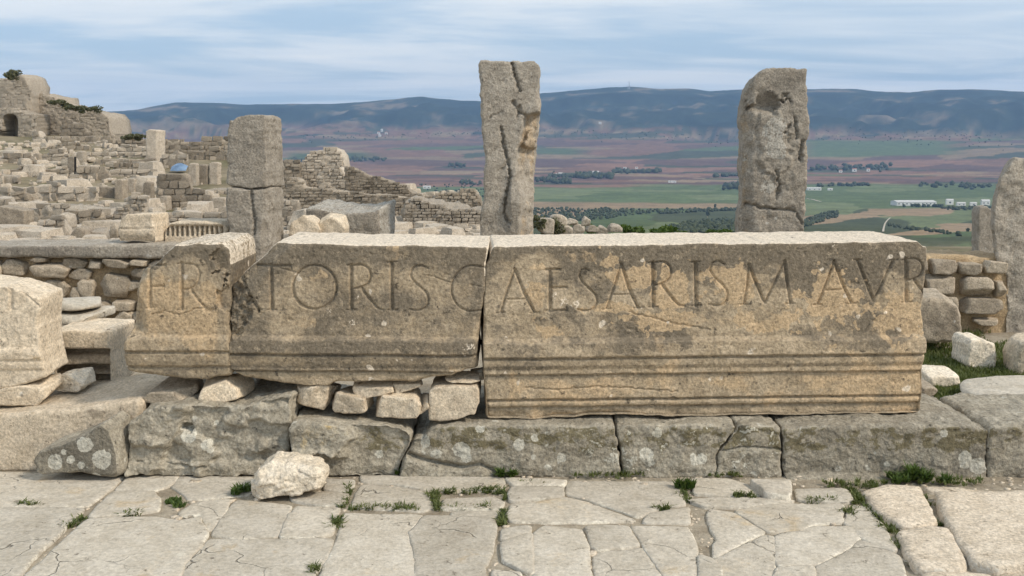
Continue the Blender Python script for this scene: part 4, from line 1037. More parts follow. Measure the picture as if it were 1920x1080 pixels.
pillar([(897, 122), (902, 114), (960, 114), (1000, 115), (1010, 122)], [(900, 600), (1000, 600)], [(897, 112), (900, 180), (905, 240), (910, 300), (905, 340), (908, 360), (901, 410), (900, 600)],
       [(1012, 112), (1010, 150), (1012, 200), (1008, 250), (1004, 290), (1000, 330), (998, 400), (1000, 600)], 8.0, 0.5, 61, 'tall cracked grey stone pillar in the middle with a split ochre right edge', fp2, ap2, skew=0.03)
def fp3(U, V, W):
    d = -0.08 * sst(0.1, 0.75, blobs(U, V, [(1437, 192, 24, 26), (1418, 207, 18, 12)], 0.5, 5, 0.05)) * sst(216, 202, V - 0.15 * (U - 1430)) * sst(160, 205, V)
    d = d + 0.02 * blobs(U, V, [(1447, 250, 28, 42), (1455, 300, 30, 30)], 0.4, 7, 0.04)
    n = fbm(np.stack([U / 22, V / 26, U * 0], 1), 1.0, 4, 0.6, 25)
    d = d + 0.018 * n * sst(210, 235, V) - 0.06 * sst(1415, 1395, U + 8 * n)
    for c, w_, dp in (([(1402, 382), (1430, 390), (1455, 392)], 3, 0.05), ([(1455, 392), (1490, 395), (1505, 420)], 2.5, 0.04), ([(1455, 320), (1462, 350), (1455, 372)], 3, 0.04), ([(1490, 220), (1495, 260)], 3, 0.04), ([(1470, 250), (1480, 235)], 3, 0.04), ([(1505, 265), (1500, 300)], 4, 0.05)):
        d = d + crack(U, V, c, w_, dp, 3)
    return d
def ap3(U, V, W, isf):
    wh = 0.48 * blobs(U, V, [(1450, 242, 24, 24), (1453, 280, 24, 18), (1440, 350, 16, 14)], 0.3, 9, 0.05)
    och = 0.28 * sst(1420, 1398, U + 0.03 * (V - 300)) * (V > 200) * isf + 0.18 * blobs(U, V, [(1420, 420, 22, 20)], 0.4, 2, 0.05)
    return {'white': wh * isf, 'ochre': och, 'dark': np.where(isf, 0.10 * sst(215, 195, V), -0.15), 'moss': np.where(~isf & (W[:, 2] > 2.0), 0.22, 0)}
pillar([(1404, 166), (1412, 147), (1424, 134), (1438, 128), (1480, 128), (1512, 130)], [(1388, 600), (1512, 600)], [(1414, 124), (1405, 152), (1396, 185), (1391, 220), (1396, 270), (1393, 320), (1396, 350), (1388, 410), (1386, 600)],
       [(1513, 124), (1514, 200), (1517, 230), (1513, 300), (1511, 360), (1508, 420), (1506, 600)], 8.0, 0.46, 62, 'tall pitted grey stone pillar at the right with a hollow near its top', fp3, ap3, skew=0.13)
def fp4(U, V, W): return 0.02 * fbm(np.stack([U / 40, V / 40, U * 0], 1), 1.0, 3, 0.5, 35)
pillar([(1872, 318), (1882, 304), (1894, 298), (2010, 297)], [(1884, 640), (2030, 640)], [(1892, 296), (1878, 330), (1866, 380), (1862, 430), (1866, 480), (1888, 520), (1886, 560), (1884, 640)], [(2012, 297), (2030, 640)], 7.15, 0.30, 63, 'broad grey stone pillar cut by the right border', fp4, None, skew=0.42)
# the left one is two blocks, one on the other
pillar([(426, 226), (430, 219), (440, 216), (490, 215), (498, 216)], [(424, 347), (470, 353), (499, 351)], [(432, 214), (427, 240), (424, 290), (423, 353)], [(497, 214), (497, 260), (499, 300), (502, 353)], 7.0, 0.36, 64, 'rounded upper block of the two block pillar left of the inscription', None,
       lambda U, V, W, isf: {'dark': np.where(isf, 0.06, -0.3), 'ochre': np.where(isf, -0.05, 0.05)}, name='pillar_block', skew=0.10, bs=0.0, res=0.009)  # side faces given a lighter colour that paints in the sunlit side
pillar([(425, 352), (460, 355), (499, 353)], [(430, 560), (500, 560)], [(426, 350), (427, 420), (432, 560)], [(499, 350), (500, 400), (504, 560)], 7.0, 0.36, 65, 'rough lower block of the two block pillar left of the inscription',
       lambda U, V, W: crack(U, V, [(470, 360), (473, 390), (478, 415), (476, 440)], 3, 0.03, 2) + crack(U, V, [(500, 360), (503, 400), (505, 440)], 3, 0.03, 2) - 0.04 * sst(488, 500, U) * sst(400, 430, V), None, name='pillar_block', skew=0.10, res=0.009)

# block and stones between the pillars
o = block('broken_block', M['pillar'], 8.0, [(574, 391), (600, 394), (640, 399), (680, 400), (712, 394)], [(574, 470), (714, 470)], [(574, 380), (576, 470)], [(711, 380), (713, 470)], 0.70, 0.011, r=0.014, frac=0.02, amp=0.012, namp=4, seed=66, attrs=lambda U, V, W, isf: {'dark': np.where(isf, 0.06, -0.25), 'white': np.where(isf, 0.0, 0.4)}, jag=0.014, skew=0.06, backslope=0.03)
tag(o, 'rough broad block lying behind the TORIS block, left of the middle pillar', 'stone block')
gstone('small_stone', [(540, 455), (548, 420), (572, 404), (590, 415), (600, 440), (590, 456)], 7.25, 0.3, 'pointed pale stone left of the rounded one behind the TORIS block', 'clean', n=22, k=40, seed=71, amp=0.05, nfac=8)
gstone('small_stone', [(588, 456), (592, 415), (612, 404), (640, 408), (648, 430), (640, 456)], 7.30, 0.3, 'rounded grey brown stone in front of the rough broad block', 'prop', n=22, k=40, seed=72, amp=0.05, nfac=8)

# ================================================================== rubble walls behind
def rubble_wall(label, Y, stones, core, mat='rubble', seed=0, depth=0.22):
    w = P(np.array([a for a, b in core], float), np.array([b for a, b in core], float), Y + 0.07)
    root = tag(empty('rubble_wall', ((w[:, 0].min() + w[:, 0].max()) / 2, Y, w[:, 2].min())), label, 'wall')
    return root
CW = 7.1
rw = rubble_wall('low rubble wall of rounded stones with earth mortar at the right', CW, None, [(1735, 470), (1895, 610)])
o = block('wall_core', M['mortar'], CW + 0.06, [(1650, 478), (1760, 480), (1895, 482)], [(1650, 640), (1895, 640)], [(1650, 470), (1650, 640)], [(1895, 470), (1895, 640)], 0.42, 0.02, parent=rw, r=0.03, amp=0.03, seed=81, jag=0.01)
for i, (u0, u1, v0, v1) in enumerate([(1725, 1745, 482, 508), (1747, 1799, 487, 516), (1801, 1844, 492, 518), (1850, 1891, 490, 519), (1736, 1799, 513, 553), (1803, 1867, 520, 558), (1870, 1891, 527, 559), (1803, 1882, 559, 591), (1827, 1884, 594, 612), (1735, 1800, 556, 600), (1690, 1733, 508, 545), (1680, 1732, 548, 590), (1655, 1700, 484, 508), (1652, 1688, 510, 548), (1652, 1676, 550, 590), (1655, 1720, 592, 612), (1702, 1724, 484, 506)]):
    rr_ = np.random.RandomState(i)
    j = lambda: rr_.uniform(-0.12, 0.12)
    du, dv = (u1 - u0), (v1 - v0)
    px = [(u0 + du * (0.06 + j() * .5), v1 - dv * abs(j())), (u0 + du * abs(j()) * .4, v0 + dv * .3), (u0 + du * (.14 + j()), v0), (u1 - du * (.14 + j()), v0 + dv * abs(j())), (u1, v0 + dv * .25), (u1 - du * abs(j()) * .5, v1 - dv * .15), (u1 - du * (.15 + j() * .5), v1)]
    rock('wall_stone', M['rubble'], px, CW - 0.03, 0.24, parent=rw, n=16, k=32, seed=200 + i, amp=0.03, nfac=3)

LW = 6.9
lw = rubble_wall('low rubble wall with a smooth flat coping behind the left blocks', LW, None, [(-200, 455), (300, 600)])
o = block('coping', M['pillar'], LW - 0.04, [(-300, 462), (0, 462), (150, 460), (300, 458), (430, 460)], [(-300, 484), (0, 483), (150, 484), (430, 486)], [(-300, 450), (-300, 484)], [(430, 450), (430, 484)], 0.45, 0.02, parent=lw, r=0.02, amp=0.012, seed=82, jag=0.006, attrs=lambda U, V, W, isf: {'dark': np.where(isf, 0.08, -0.3), 'white': np.where(isf, 0, 0.2)})
block('wall_core', M['mortar'], LW + 0.05, [(-300, 480), (430, 480)], [(-300, 640), (430, 640)], [(-300, 475), (-300, 640)], [(430, 475), (430, 640)], 0.34, 0.03, parent=lw, r=0.02, amp=0.03, seed=83)
big = [(0, 52, 486, 524), (47, 125, 494, 526), (178, 242, 512, 560), (139, 177, 522, 560), (68, 133, 526, 560), (206, 248, 562, 588), (55, 90, 481, 495), (-60, -2, 490, 530), (130, 150, 540, 575), (0, 60, 530, 565), (62, 130, 563, 596), (132, 200, 566, 600)]
occ = [(a, b, c, d) for a, b, c, d in big]
rr_ = np.random.RandomState(3)
small = []
for v in np.arange(484, 606, 20.0):
    u = -310.0 + rr_.uniform(0, 20)
    while u < 425:
        w_ = rr_.uniform(26, 58); h_ = rr_.uniform(18, 25)
        if not any(a < u + w_ * .62 and b > u + w_ * .38 and c < v + h_ * .65 and d > v + h_ * .35 for a, b, c, d in occ): small.append((u, u + w_, v, v + h_))
        u += w_ - 1
for i, (u0, u1, v0, v1) in enumerate(big + small):
    j = lambda: rr_.uniform(-0.15, 0.15)
    du, dv = (u1 - u0), (v1 - v0)
    px = [(u0 + du * (0.1 + j() * .5), v1 - dv * abs(j())), (u0, v0 + dv * (.4 + j())), (u0 + du * (.2 + j()), v0), (u1 - du * (.2 + j()), v0 + dv * abs(j())), (u1, v0 + dv * (.35 + j())), (u1 - du * (.15 + j() * .5), v1)]
    rock('wall_stone', M['rubble'], px, LW - 0.05 + rr_.uniform(-.02, .05), 0.2, parent=lw, n=14, k=30, seed=300 + i, amp=0.035, nfac=5)

# pieces lying on that wall
o = block('cornice_fragment', M['clean'], 6.95, [(222, 410), (232, 402), (262, 401), (285, 402)], [(222, 452), (250, 452), (285, 456)], [(228, 398), (222, 430), (222, 454)], [(285, 398), (288, 430), (290, 455)], 0.20, 0.009, r=0.015, amp=0.012, seed=84, jag=0.006, skew=0.25,
     front=lambda U, V, W: np.interp(V, [400, 427, 429, 431, 440, 460], [0, 0, -0.012, 0.004, 0.0, -0.04]), attrs=lambda U, V, W, isf: {'dark': 0 * U - 0.02, 'ochre': 0 * U + 0.05})
tag(o, 'tan cornice fragment lying on the coping of the left wall', 'stone block')
def dent(U, V, W):
    k = 0.5 + 0.5 * np.cos((U - 318) * 2 * math.pi / 9.3)
    band = sst(423, 426, V) * sst(444, 441, V)
    return -0.05 * band * sst(0.55, 0.3, k) * (U > 312) * (U < 421) + 0.015 * sst(424, 420, V)
o = block('dentil_block', M['clean'], 7.05, [(309, 428), (316, 418), (330, 415), (380, 415), (415, 416), (427, 426)], [(309, 462), (427, 462)], [(312, 412), (309, 430), (309, 462)], [(424, 412), (427, 430), (427, 462)], 0.28, 0.006, r=0.02, amp=0.008, seed=85, front=dent, jag=0.006,
     attrs=lambda U, V, W, isf: {'dark': 0 * U + 0.12})
tag(o, 'block with a row of small carved dentils on the wall left of the pillar', 'stone block')
# ================================================================== terrain: hillside, valley, mountains
def el(v): return math.atan((540.0 - v) / FPX) - PITCH
def z_at(v, r): return CAM_H + r * math.tan(el(v))
SKYL = np.array([(-700, 190), (-300, 205), (0, 215), (200, 213), (260, 208), (330, 195), (400, 195), (470, 198), (540, 196), (640, 195), (700, 190), (790, 181), (830, 186), (900, 190), (960, 182), (1015, 175), (1080, 170), (1140, 164), (1180, 163), (1240, 168), (1290, 167), (1330, 173), (1400, 169), (1520, 170), (1600, 171), (1640, 176), (1700, 178), (1760, 174), (1830, 175), (1880, 178), (1920, 180), (2200, 176), (2700, 190)], float)
TL = np.array([(9, -.5), (20, -1.3), (35, -2.6), (50, -3.57), (60, -3.95), (70, -3.94), (80, -3.46), (90, -2.67), (100, -1.8), (110, -1.0), (125, .3), (140, 1.2), (170, 1.5), (220, -4), (400, -30), (700, -65), (1000, -95)])
T2 = np.array([(9, -.5), (20, -1.3), (35, -2.6), (50, -3.57), (60, -3.95), (70, -3.94), (80, -3.46), (90, -2.67), (100, -1.8), (110, -1.0), (118, -0.6), (130, -2), (170, -8), (220, -20), (400, -40), (700, -70), (1000, -95)])
TM = np.array([(9, -.5), (20, -1.3), (35, -2.6), (50, -3.57), (60, -3.95), (70, -3.95), (80, -3.6), (90, -3.6), (100, -5.0), (125, -10), (170, -18), (220, -27), (400, -48), (700, -73), (1000, -95)])
TR = np.array([(9, -.5), (20, -.85), (30, -1.5), (36, -2.1), (50, -5), (70, -9), (100, -15), (150, -22), (200, -30), (400, -50), (700, -75), (1000, -95)])
TF = np.array([(1000, -95), (1200, -108), (1600, -135), (1900, -150), (2600, -165), (3300, -170), (4200, -160), (5200, -125), (6200, -72), (7000, -12), (7500, 22)])
def terrain_z(u, r):
    u = np.asarray(u, float); r = np.asarray(r, float)
    wl = sst(260, 200, u); w2 = sst(520, 440, u) * (1 - wl); wr = sst(880, 1000, u)
    lr = np.log(r)
    f = lambda T: np.interp(lr, np.log(T[:, 0]), T[:, 1])
    z = f(TL) * wl + f(T2) * w2 + f(TM) * (1 - wl - w2) * (1 - wr) + f(TR) * wr
    far = f(TF); z = np.where(r > 1000, far, z)
    ridge = CAM_H + 9500 * np.tan(np.arctan((540 - np.interp(u, SKYL[:, 0], SKYL[:, 1])) / FPX) - PITCH)
    s = np.clip((r - 7200) / 2300, 0, 1)
    z = np.where(r > 7200, 8 + (ridge - 8) * s ** 0.9, z)
    z = np.where(r > 9500, ridge - (r - 9500) * 0.06, z)
    return z
NU, us = 760, None
us = np.linspace(-760, 2760, NU)
rs_ = np.concatenate([np.geomspace(9.3, 1000, 110), np.interp(np.linspace(0, 1, 250), np.linspace(0, 1, 9), [1003, 1250, 1650, 2300, 3300, 4700, 6500, 8200, 9500])[0:], [9700, 10200, 11000, 12500]])
UU, RR = np.meshgrid(us, rs_, indexing='ij')
az = np.arctan((UU - 960) / FPX * CP)
X_, Y_ = RR * np.sin(az), RR * np.cos(az)
Z_ = terrain_z(UU, RR)
pt3 = np.stack([X_.ravel(), Y_.ravel(), np.zeros(X_.size)], 1)
rr = RR.ravel()
Z_ = Z_.ravel()
Z_ += 0.25 * sst(14, 40, rr) * fbm(pt3, 0.12, 3, 0.5, 1) + 6 * sst(400, 1500, rr) * fbm(pt3, 1 / 700., 3, 0.5, 2) * sst(9000, 6000, rr)
mt = sst(6300, 7600, rr) * sst(9450, 8300, rr)
Z_ += mt * (190 * np.minimum(ridged(pt3, 1 / 1000., 4, 5) - 0.62, 0.1) + 60 * fbm(pt3, 1 / 260., 3, 0.5, 8))
Z_ += sst(9000, 9400, rr) * 7 * fbm(pt3, 1 / 200., 4, 0.6, 9)
Z_grid = Z_.reshape(UU.shape)
VT = np.stack([X_.ravel(), Y_.ravel(), Z_], 1)
tu, tv = proj(VT)
# field colours (what grows there)
def cells(a, b, seed):
    ia, ib = np.floor(a), np.floor(b)
    best = np.full(a.shape, 9e9); h = np.zeros(a.shape)
    for i in (-1, 0, 1):
        for j in (-1, 0, 1):
            ca, cb = ia + i, ib + j
            k = np.abs(np.sin(ca * 127.1 + cb * 311.7 + seed) * 43758.5453) % 1
            k2 = np.abs(np.sin(ca * 269.5 + cb * 183.3 + seed) * 12543.853) % 1
            d = (ca + k - a) ** 2 + (cb + k2 - b) ** 2
            m = d < best; best = np.where(m, d, best); h = np.where(m, (k * 7.31 + k2 * 3.77) % 1, h)
    return h
w1 = fbm(np.stack([tu / 160, tv / 16, tu * 0], 1), 1.0, 3, 0.5, 12)
w2 = fbm(np.stack([tu / 160, tv / 16, tu * 0 + 5], 1), 1.0, 3, 0.5, 14)
hsh = cells(tu / 135 + 0.55 * w1 + tv / 60, tv / (6.5 + sst(300, 400, tv) * 10) + 0.9 * w2 + tu / 400, 3.0)
hs2 = cells(tu / 48 + 0.3 * w2, tv / 4.5 + 0.5 * w1 - tu / 300, 9.0)
Cc = lambda *c: np.array(c, float)
green, lgreen, brown, purple, tan, scrub, forest, olive = Cc(.105, .135, .06), Cc(.16, .185, .09), Cc(.20, .115, .08), Cc(.135, .085, .07), Cc(.34, .245, .15), Cc(.075, .08, .05), Cc(.036, .05, .034), Cc(.075, .085, .045)
def pick(h, L):
    out = np.zeros((len(h), 3)); c0 = 0.0
    for wgt, c in L:
        m = (h >= c0) & (h < c0 + wgt); out[m] = c; c0 += wgt
    out[h >= c0] = L[-1][1]
    return out
C_mid = pick(hsh, [(.30, brown), (.28, purple), (.20, brown * 1.25), (.08, tan * .8), (.02, green), (.12, scrub)])
C_up = pick(hsh, [(.30, brown), (.22, tan * 0.7), (.16, scrub), (.05, green), (.15, purple), (.12, olive)])
C_foot = pick(hsh * 0.6 + hs2 * 0.4, [(.36, scrub), (.24, brown), (.22, tan * 0.7), (.18, forest)])
C_gr = pick(hsh, [(.70, green), (.18, green * 1.15), (.12, lgreen)])
C_lo = pick(hsh, [(.34, tan * 0.85), (.30, olive), (.22, green * 0.9), (.14, lgreen * .9)])
ve = tv + 3.5 * w1 + 2 * w2
colr = C_lo.copy()
def lay_(C, m): 
    global colr
    colr = colr * (1 - m[:, None]) + C * m[:, None]
lay_(C_gr, sst(392, 389, ve)); lay_(np.broadcast_to(tan * .8, colr.shape), sst(392, 390, ve) * sst(378, 381, ve - 0.004 * (tu - 1000)) * sst(1500, 1350, tu))
lay_(np.broadcast_to(brown * 1.2, colr.shape), sst(352, 350, ve) * sst(342, 344, ve) * sst(1240, 1150, tu))
lay_(C_mid, sst(347, 344, ve - 0.003 * (1500 - tu)))
lay_(C_up, sst(301, 298, ve)); lay_(C_foot, sst(262, 258, ve))
lay_(np.broadcast_to(green * 1.05, colr.shape), sst(0, 3, 296 - ve - 0.012 * (tu - 1520)) * sst(262, 266, ve) * sst(1480, 1540, tu) * sst(1830, 1740, tu))
lay_(np.broadcast_to(green * .9, colr.shape), sst(292, 288, ve) * sst(276, 279, ve) * sst(995, 1015, tu) * sst(1120, 1060, tu))
lay_(np.broadcast_to(green * .8, colr.shape), sst(304, 300, ve) * sst(286, 289, ve) * sst(530, 560, tu) * sst(740, 660, tu))
fn = fbm(pt3, 1 / 420., 4, 0.6, 31)
C_for = forest[None] * (0.85 + 0.8 * fn[:, None]) + (Cc(.24, .175, .115) - forest)[None] * (sst(0.06, 0.36, fn + 0.3 * fbm(pt3, 1 / 90., 3, 0.6, 37)) * 0.8)[:, None]
lay_(C_for, sst(243, 226, ve + 9 * fn + np.interp(tu, [200, 500, 900, 1400, 1920], [-12, 0, -6, -8, -18])))
fine_ = 1 + 0.22 * fbm(np.stack([tu / 9, tv / 2.0, tu * 0], 1), 1.0, 3, 0.6, 33)
colr = colr * fine_[:, None]
town = sst(1000, 600, rr)[:, None]
hill = Cc(.27, .225, .155)[None] * (1 + 0.35 * fbm(pt3, 0.35, 4, 0.6, 41))[:, None]
gcov = sst(-0.15, 0.3, fbm(pt3, 0.16, 4, 0.6, 43))[:, None]
hill = hill * (1 - 0.8 * gcov) + Cc(.10, .10, .05)[None] * 0.8 * gcov
colr = colr * (1 - town) + hill * town
i_ = np.arange(UU.size).reshape(UU.shape)
Qt = np.stack([i_[:-1, :-1], i_[1:, :-1], i_[1:, 1:], i_[:-1, 1:]], -1).reshape(-1, 4)
m, nt = new_mat('landscape')
at_ = nd(nt, 'ShaderNodeAttribute', _attribute_name='field')
tcn = nd(nt, 'ShaderNodeTexCoord')
nn = noise(nt, tcn.outputs['Object'], 1.3, 6.0, 0.65)
nb = noise(nt, tcn.outputs['Object'], 0.012, 9.0, 0.7)
g_ = mth(nt, 'MULTIPLY', rng(nt, nn, 0.3, 0.7, 0.75, 1.25, False), rng(nt, nb, 0.3, 0.7, 0.72, 1.28, False))
cc_ = mix(nt, 1.0, at_.outputs['Color'], nd(nt, 'ShaderNodeCombineColor', Red=g_, Green=g_, Blue=g_).outputs[0], 'MULTIPLY')
finish(nt, cc_, 1.0, nn, 0.15, 0.6, spec=0.05)
tag(link('terrain', mesh_np('terrain', VT, Qt, attrs={'field': np.clip(colr, 0.005, 0.6)}), m), kind='structure')

# ================================================================== ruined town on the hillside
def Yof(v): return float(np.interp(v, [255, 270, 295, 315, 340, 370, 400, 425, 445], [140, 125, 110, 100, 90, 80, 70, 60, 50]))
UNIT = []
for s_ in range(8):
    rs2 = np.random.RandomState(s_)
    pl_ = np.array([(-.5, -.5), (.5, -.5), (.5, .5), (-.5, .5)]) * rs2.uniform(0.9, 1.0, (4, 2))
    V, Q = rock_shape(pl_, 1.0, 3, 60, s_, 0.03, 2, 0.1)
    UNIT.append((V, Q, {}))
def unit_mesh(k, mat):
    V, Q, d = UNIT[k]
    if mat not in d:
        me = mesh_np('stone', V, Q, smooth=False); me.materials.append(M[mat]); d[mat] = me
    return d[mat]
RSW = np.random.RandomState(99)
def ruin(label, top, vb, mat='ruin', course=11, Y=None, thick=0.6, name='ruin_wall', stones=True, arch=None, amp=0.06, cat='wall', yaw=0.0, group='ruined walls of the town', joined=False, wmul=1.6, skew=0.0, proud=0.0):
    """one ruined wall: rough core traced along its top, faced with coursed stones"""
    Y = Y or Yof(vb)
    u0, u1 = top[0][0], top[-1][0]
    px = Y / FPX
    a, b = P(u0, vb, Y), P(u1, vb, Y)
    root = tag(empty(name, ((a[0] + b[0]) / 2, Y, a[2])), label, cat, group)
    vt = min(v for u, v in top)
    fr = None
    if arch:
        def fr(U, V, W):
            d = np.zeros(U.shape)
            for au, hw, vs, ve_ in arch:   # centre, half width, spring row, floor row
                inn = ((np.abs(U - au) < hw) & (V > vs) & (V < ve_)) | (np.hypot(U - au, V - vs) < hw)
                d = np.where(inn, -thick * 2.2, d)
            return d
    res = max(0.05, 3.2 * px) if not arch else 1.6 * px
    block('core', M[mat], Y, top, [(u0, vb + 6), (u1, vb + 6)], [(u0, vt - 4), (u0, vb + 6)], [(u1, vt - 4), (u1, vb + 6)], thick if not arch else thick * 3, res, parent=root, r=0.08, amp=amp, namp=1.2, seed=int(RSW.randint(900)), jag=0.06, frac=0.15, fs=0.8, ny=4, front=fr, skew=skew, bpow=1.0)
    if not stones: return root
    tu_, tv_ = np.array([t[0] for t in top], float), np.array([t[1] for t in top], float)
    v = vb + 1.0; js, k0 = [], 0
    while v > vt - 2:
        ch = course * RSW.uniform(0.65, 1.25)
        u = u0 + RSW.uniform(-2, course * 0.6)
        while u < u1 - 2:
            w_ = course * wmul * RSW.uniform(0.45, 1.7)
            uc, vc = u + w_ / 2, v - ch / 2
            if uc < u1 + 2 and vc > np.interp(uc, tu_, tv_) - ch * 0.35 and not (arch and any(abs(uc - au) < hw + w_ * .4 and vc > vs - hw for au, hw, vs, ve_ in arch)):
                c = P(uc, vc, Y); js.append((c[0], Y + 0.5 * (0.3 - proud) + RSW.uniform(-.08, .06) - 0.10, c[2], w_ * px * 0.99, 0.3, ch * px * 0.99))
            u += w_
        v -= ch
    if joined:
        Vs, Qs, of, dk = [], [], 0, []
        for x, y, z, sx, sy, sz in js:
            V, Q, _ = UNIT[RSW.randint(8)]
            Vs.append(V * (sx, sy, sz) + (x - root.location[0], y - root.location[1], z - root.location[2])); Qs.append(Q + of); of += len(V); dk.append(np.full(len(V), RSW.uniform(-.15, .22)))
        if Vs:
            o = link('facing_stones', mesh_np('facing_stones', np.vstack(Vs), np.vstack(Qs), attrs={'dark': np.concatenate(dk)}, smooth=False), M[mat], root); tag(o, kind='stuff')
    else:
        for x, y, z, sx, sy, sz in js:
            o = bpy.data.objects.new('stone', unit_mesh(RSW.randint(8), mat)); COL.objects.link(o); o.parent = root
            o.location = (x - root.location[0], y - root.location[1], z - root.location[2]); o.scale = (sx, sy, sz); o.rotation_euler = (RSW.normal(0, .10), RSW.normal(0, .07), RSW.normal(0, .2))
    return root
def ortho(label, u0, u1, vt, vb, mat='ruin', Y=None, thick=None, skew=0.35, name='standing_slab', cat='stone slab', lean=0.0, tilt=0.0):
    Y = Y or Yof(vb); px = Y / FPX
    thick = thick or max(0.35, (u1 - u0) * px * 0.5)
    o = block(name, M[mat], Y, [(u0 + lean, vt + 2), (u0 + lean + 2, vt), ((u0 + u1) / 2 + lean, vt + tilt * .5), (u1 + lean - 1, vt + tilt + 1), (u1 + lean, vt + tilt + 2)], [(u0, vb + 5), (u1, vb + 5)], [(u0 + lean, vt - 2), (u0, vb + 5)], [(u1 + lean, vt - 2), (u1, vb + 5)], thick, max(0.05, 2.0 * px), r=0.06, amp=0.06, namp=1.6, seed=int(RSW.randint(900)), jag=0.03, skew=skew, ny=6, bpow=1.0)
    return tag(o, label, cat, 'standing slabs among the ruins')

# the great ruin on the skyline at the left
ruin('high masonry tower stump on the skyline at the left border', [(-90, 150), (0, 150), (22, 142), (36, 139), (46, 147), (52, 160), (53, 168)], 290, 'ruin', 6, Y=130, proud=-0.16, thick=6.0, amp=0.25, stones=True, joined=True, name='ruined_tower', cat='tower')
ruin('long ruined wall with a small arched doorway beside the tower stump', [(52, 174), (75, 178), (96, 181), (98, 193), (130, 203), (160, 208), (190, 212), (200, 222), (207, 250)], 268, 'ruin', 5.5, Y=133, proud=-0.16, thick=2.5, arch=[(85, 8, 226, 250)], joined=True, name='ruined_building', cat='ruin', amp=0.25)
ruin('arcaded ruin with a wide dark arch at the left border', [(-90, 203), (5, 205), (30, 206), (45, 213), (62, 214)], 268, 'ruin', 6, Y=127, proud=-0.16, thick=1.6, arch=[(19, 14, 228, 262), (-30, 14, 228, 262), (1, 3, 248, 262)], joined=True, name='ruined_building', cat='ruin', amp=0.2)
ruin('pale rubble slope wall below the arcaded ruin', [(-90, 268), (0, 270), (40, 276), (62, 268), (80, 262)], 300, 'ruin', 6, Y=118, proud=-0.16, thick=2.0, joined=True, amp=0.35)
ruin('dark grey wall stub right of the arched doorway', [(113, 240), (118, 228), (130, 229), (150, 238), (165, 252)], 268, 'ruin_dark', 8, Y=124, thick=1.5, joined=True)
ruin('buttress below the arched doorway', [(60, 250), (66, 246), (74, 252), (78, 262)], 300, 'ruin', 10, Y=120, thick=1.5, joined=True)
ruin('grey wall running below the skyline ruin', [(80, 262), (120, 262), (165, 255), (205, 258)], 282, 'ruin_dark', 9, joined=True)
# terraces of walls, from far to near
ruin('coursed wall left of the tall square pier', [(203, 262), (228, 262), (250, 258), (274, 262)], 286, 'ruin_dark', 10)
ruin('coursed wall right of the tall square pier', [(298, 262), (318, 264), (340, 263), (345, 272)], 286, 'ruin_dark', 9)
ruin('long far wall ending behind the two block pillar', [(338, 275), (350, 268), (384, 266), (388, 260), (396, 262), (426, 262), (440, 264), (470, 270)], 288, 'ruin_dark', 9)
ortho('tall square pier with a sunlit side rising above the ruined walls', 273, 293, 243, 322, 'ruin', skew=0.55, name='square_pier', cat='pier', thick=1.0)
ruin('dark wall behind the blue tarpaulin', [(350, 288), (370, 286), (395, 284), (400, 280), (410, 284), (426, 287)], 308, 'ruin_dark', 9)
ruin('pale wall below the dark wall left of the square pier', [(150, 290), (205, 288), (240, 286), (275, 288)], 306, 'ruin', 9)
ortho('pale upright slab pair, left slab, on the far terrace', 163, 178, 266, 284, 'ruin', skew=0.3)
ortho('pale upright slab pair, right slab, on the far terrace', 188, 200, 262, 283, 'ruin', skew=0.3)
ruin('grey green wall on the middle terrace', [(175, 304), (200, 300), (245, 298), (268, 302)], 322, 'ruin_dark', 9)
ortho('leaning pale slab on the middle terrace', 192, 204, 279, 300, 'ruin', skew=0.4, lean=2)
ortho('broad grey upright slab behind the black post', 143, 157, 283, 320, 'ruin', skew=0.5)
ortho('dark upright slab left of the black post', 126, 139, 293, 342, 'ruin_dark', skew=0.2)
ortho('grey upright slab with a pale edge left of the blue sheet', 62, 73, 287, 322, 'ruin_dark', skew=0.6)
ruin('pale wall between the upright slabs', [(76, 292), (95, 284), (115, 286), (126, 290)], 318, 'ruin', 9)
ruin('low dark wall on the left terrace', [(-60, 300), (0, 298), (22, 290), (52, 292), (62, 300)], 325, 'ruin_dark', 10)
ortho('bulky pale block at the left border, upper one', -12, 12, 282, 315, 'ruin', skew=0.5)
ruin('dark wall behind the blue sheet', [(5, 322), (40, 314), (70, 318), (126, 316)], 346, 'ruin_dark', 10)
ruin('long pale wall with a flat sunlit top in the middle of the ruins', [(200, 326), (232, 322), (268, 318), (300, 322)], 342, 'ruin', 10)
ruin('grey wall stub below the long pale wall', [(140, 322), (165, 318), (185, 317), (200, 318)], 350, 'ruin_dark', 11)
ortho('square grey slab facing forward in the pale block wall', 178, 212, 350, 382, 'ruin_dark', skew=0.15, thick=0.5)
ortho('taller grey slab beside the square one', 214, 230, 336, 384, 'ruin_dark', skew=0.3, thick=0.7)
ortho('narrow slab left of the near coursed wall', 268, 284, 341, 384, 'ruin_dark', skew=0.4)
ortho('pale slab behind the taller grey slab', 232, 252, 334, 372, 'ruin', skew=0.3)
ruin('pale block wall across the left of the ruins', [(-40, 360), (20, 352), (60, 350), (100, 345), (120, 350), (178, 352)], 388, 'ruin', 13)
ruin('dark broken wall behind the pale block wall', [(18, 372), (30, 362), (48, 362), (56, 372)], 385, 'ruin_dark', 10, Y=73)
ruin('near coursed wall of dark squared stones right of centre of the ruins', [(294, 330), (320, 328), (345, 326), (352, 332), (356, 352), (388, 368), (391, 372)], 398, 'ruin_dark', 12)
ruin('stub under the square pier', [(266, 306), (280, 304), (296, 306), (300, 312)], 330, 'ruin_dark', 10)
ortho('leftmost pale door jamb near the blue tarpaulin', 352, 368, 306, 356, 'ruin', skew=0.5, Y=84)
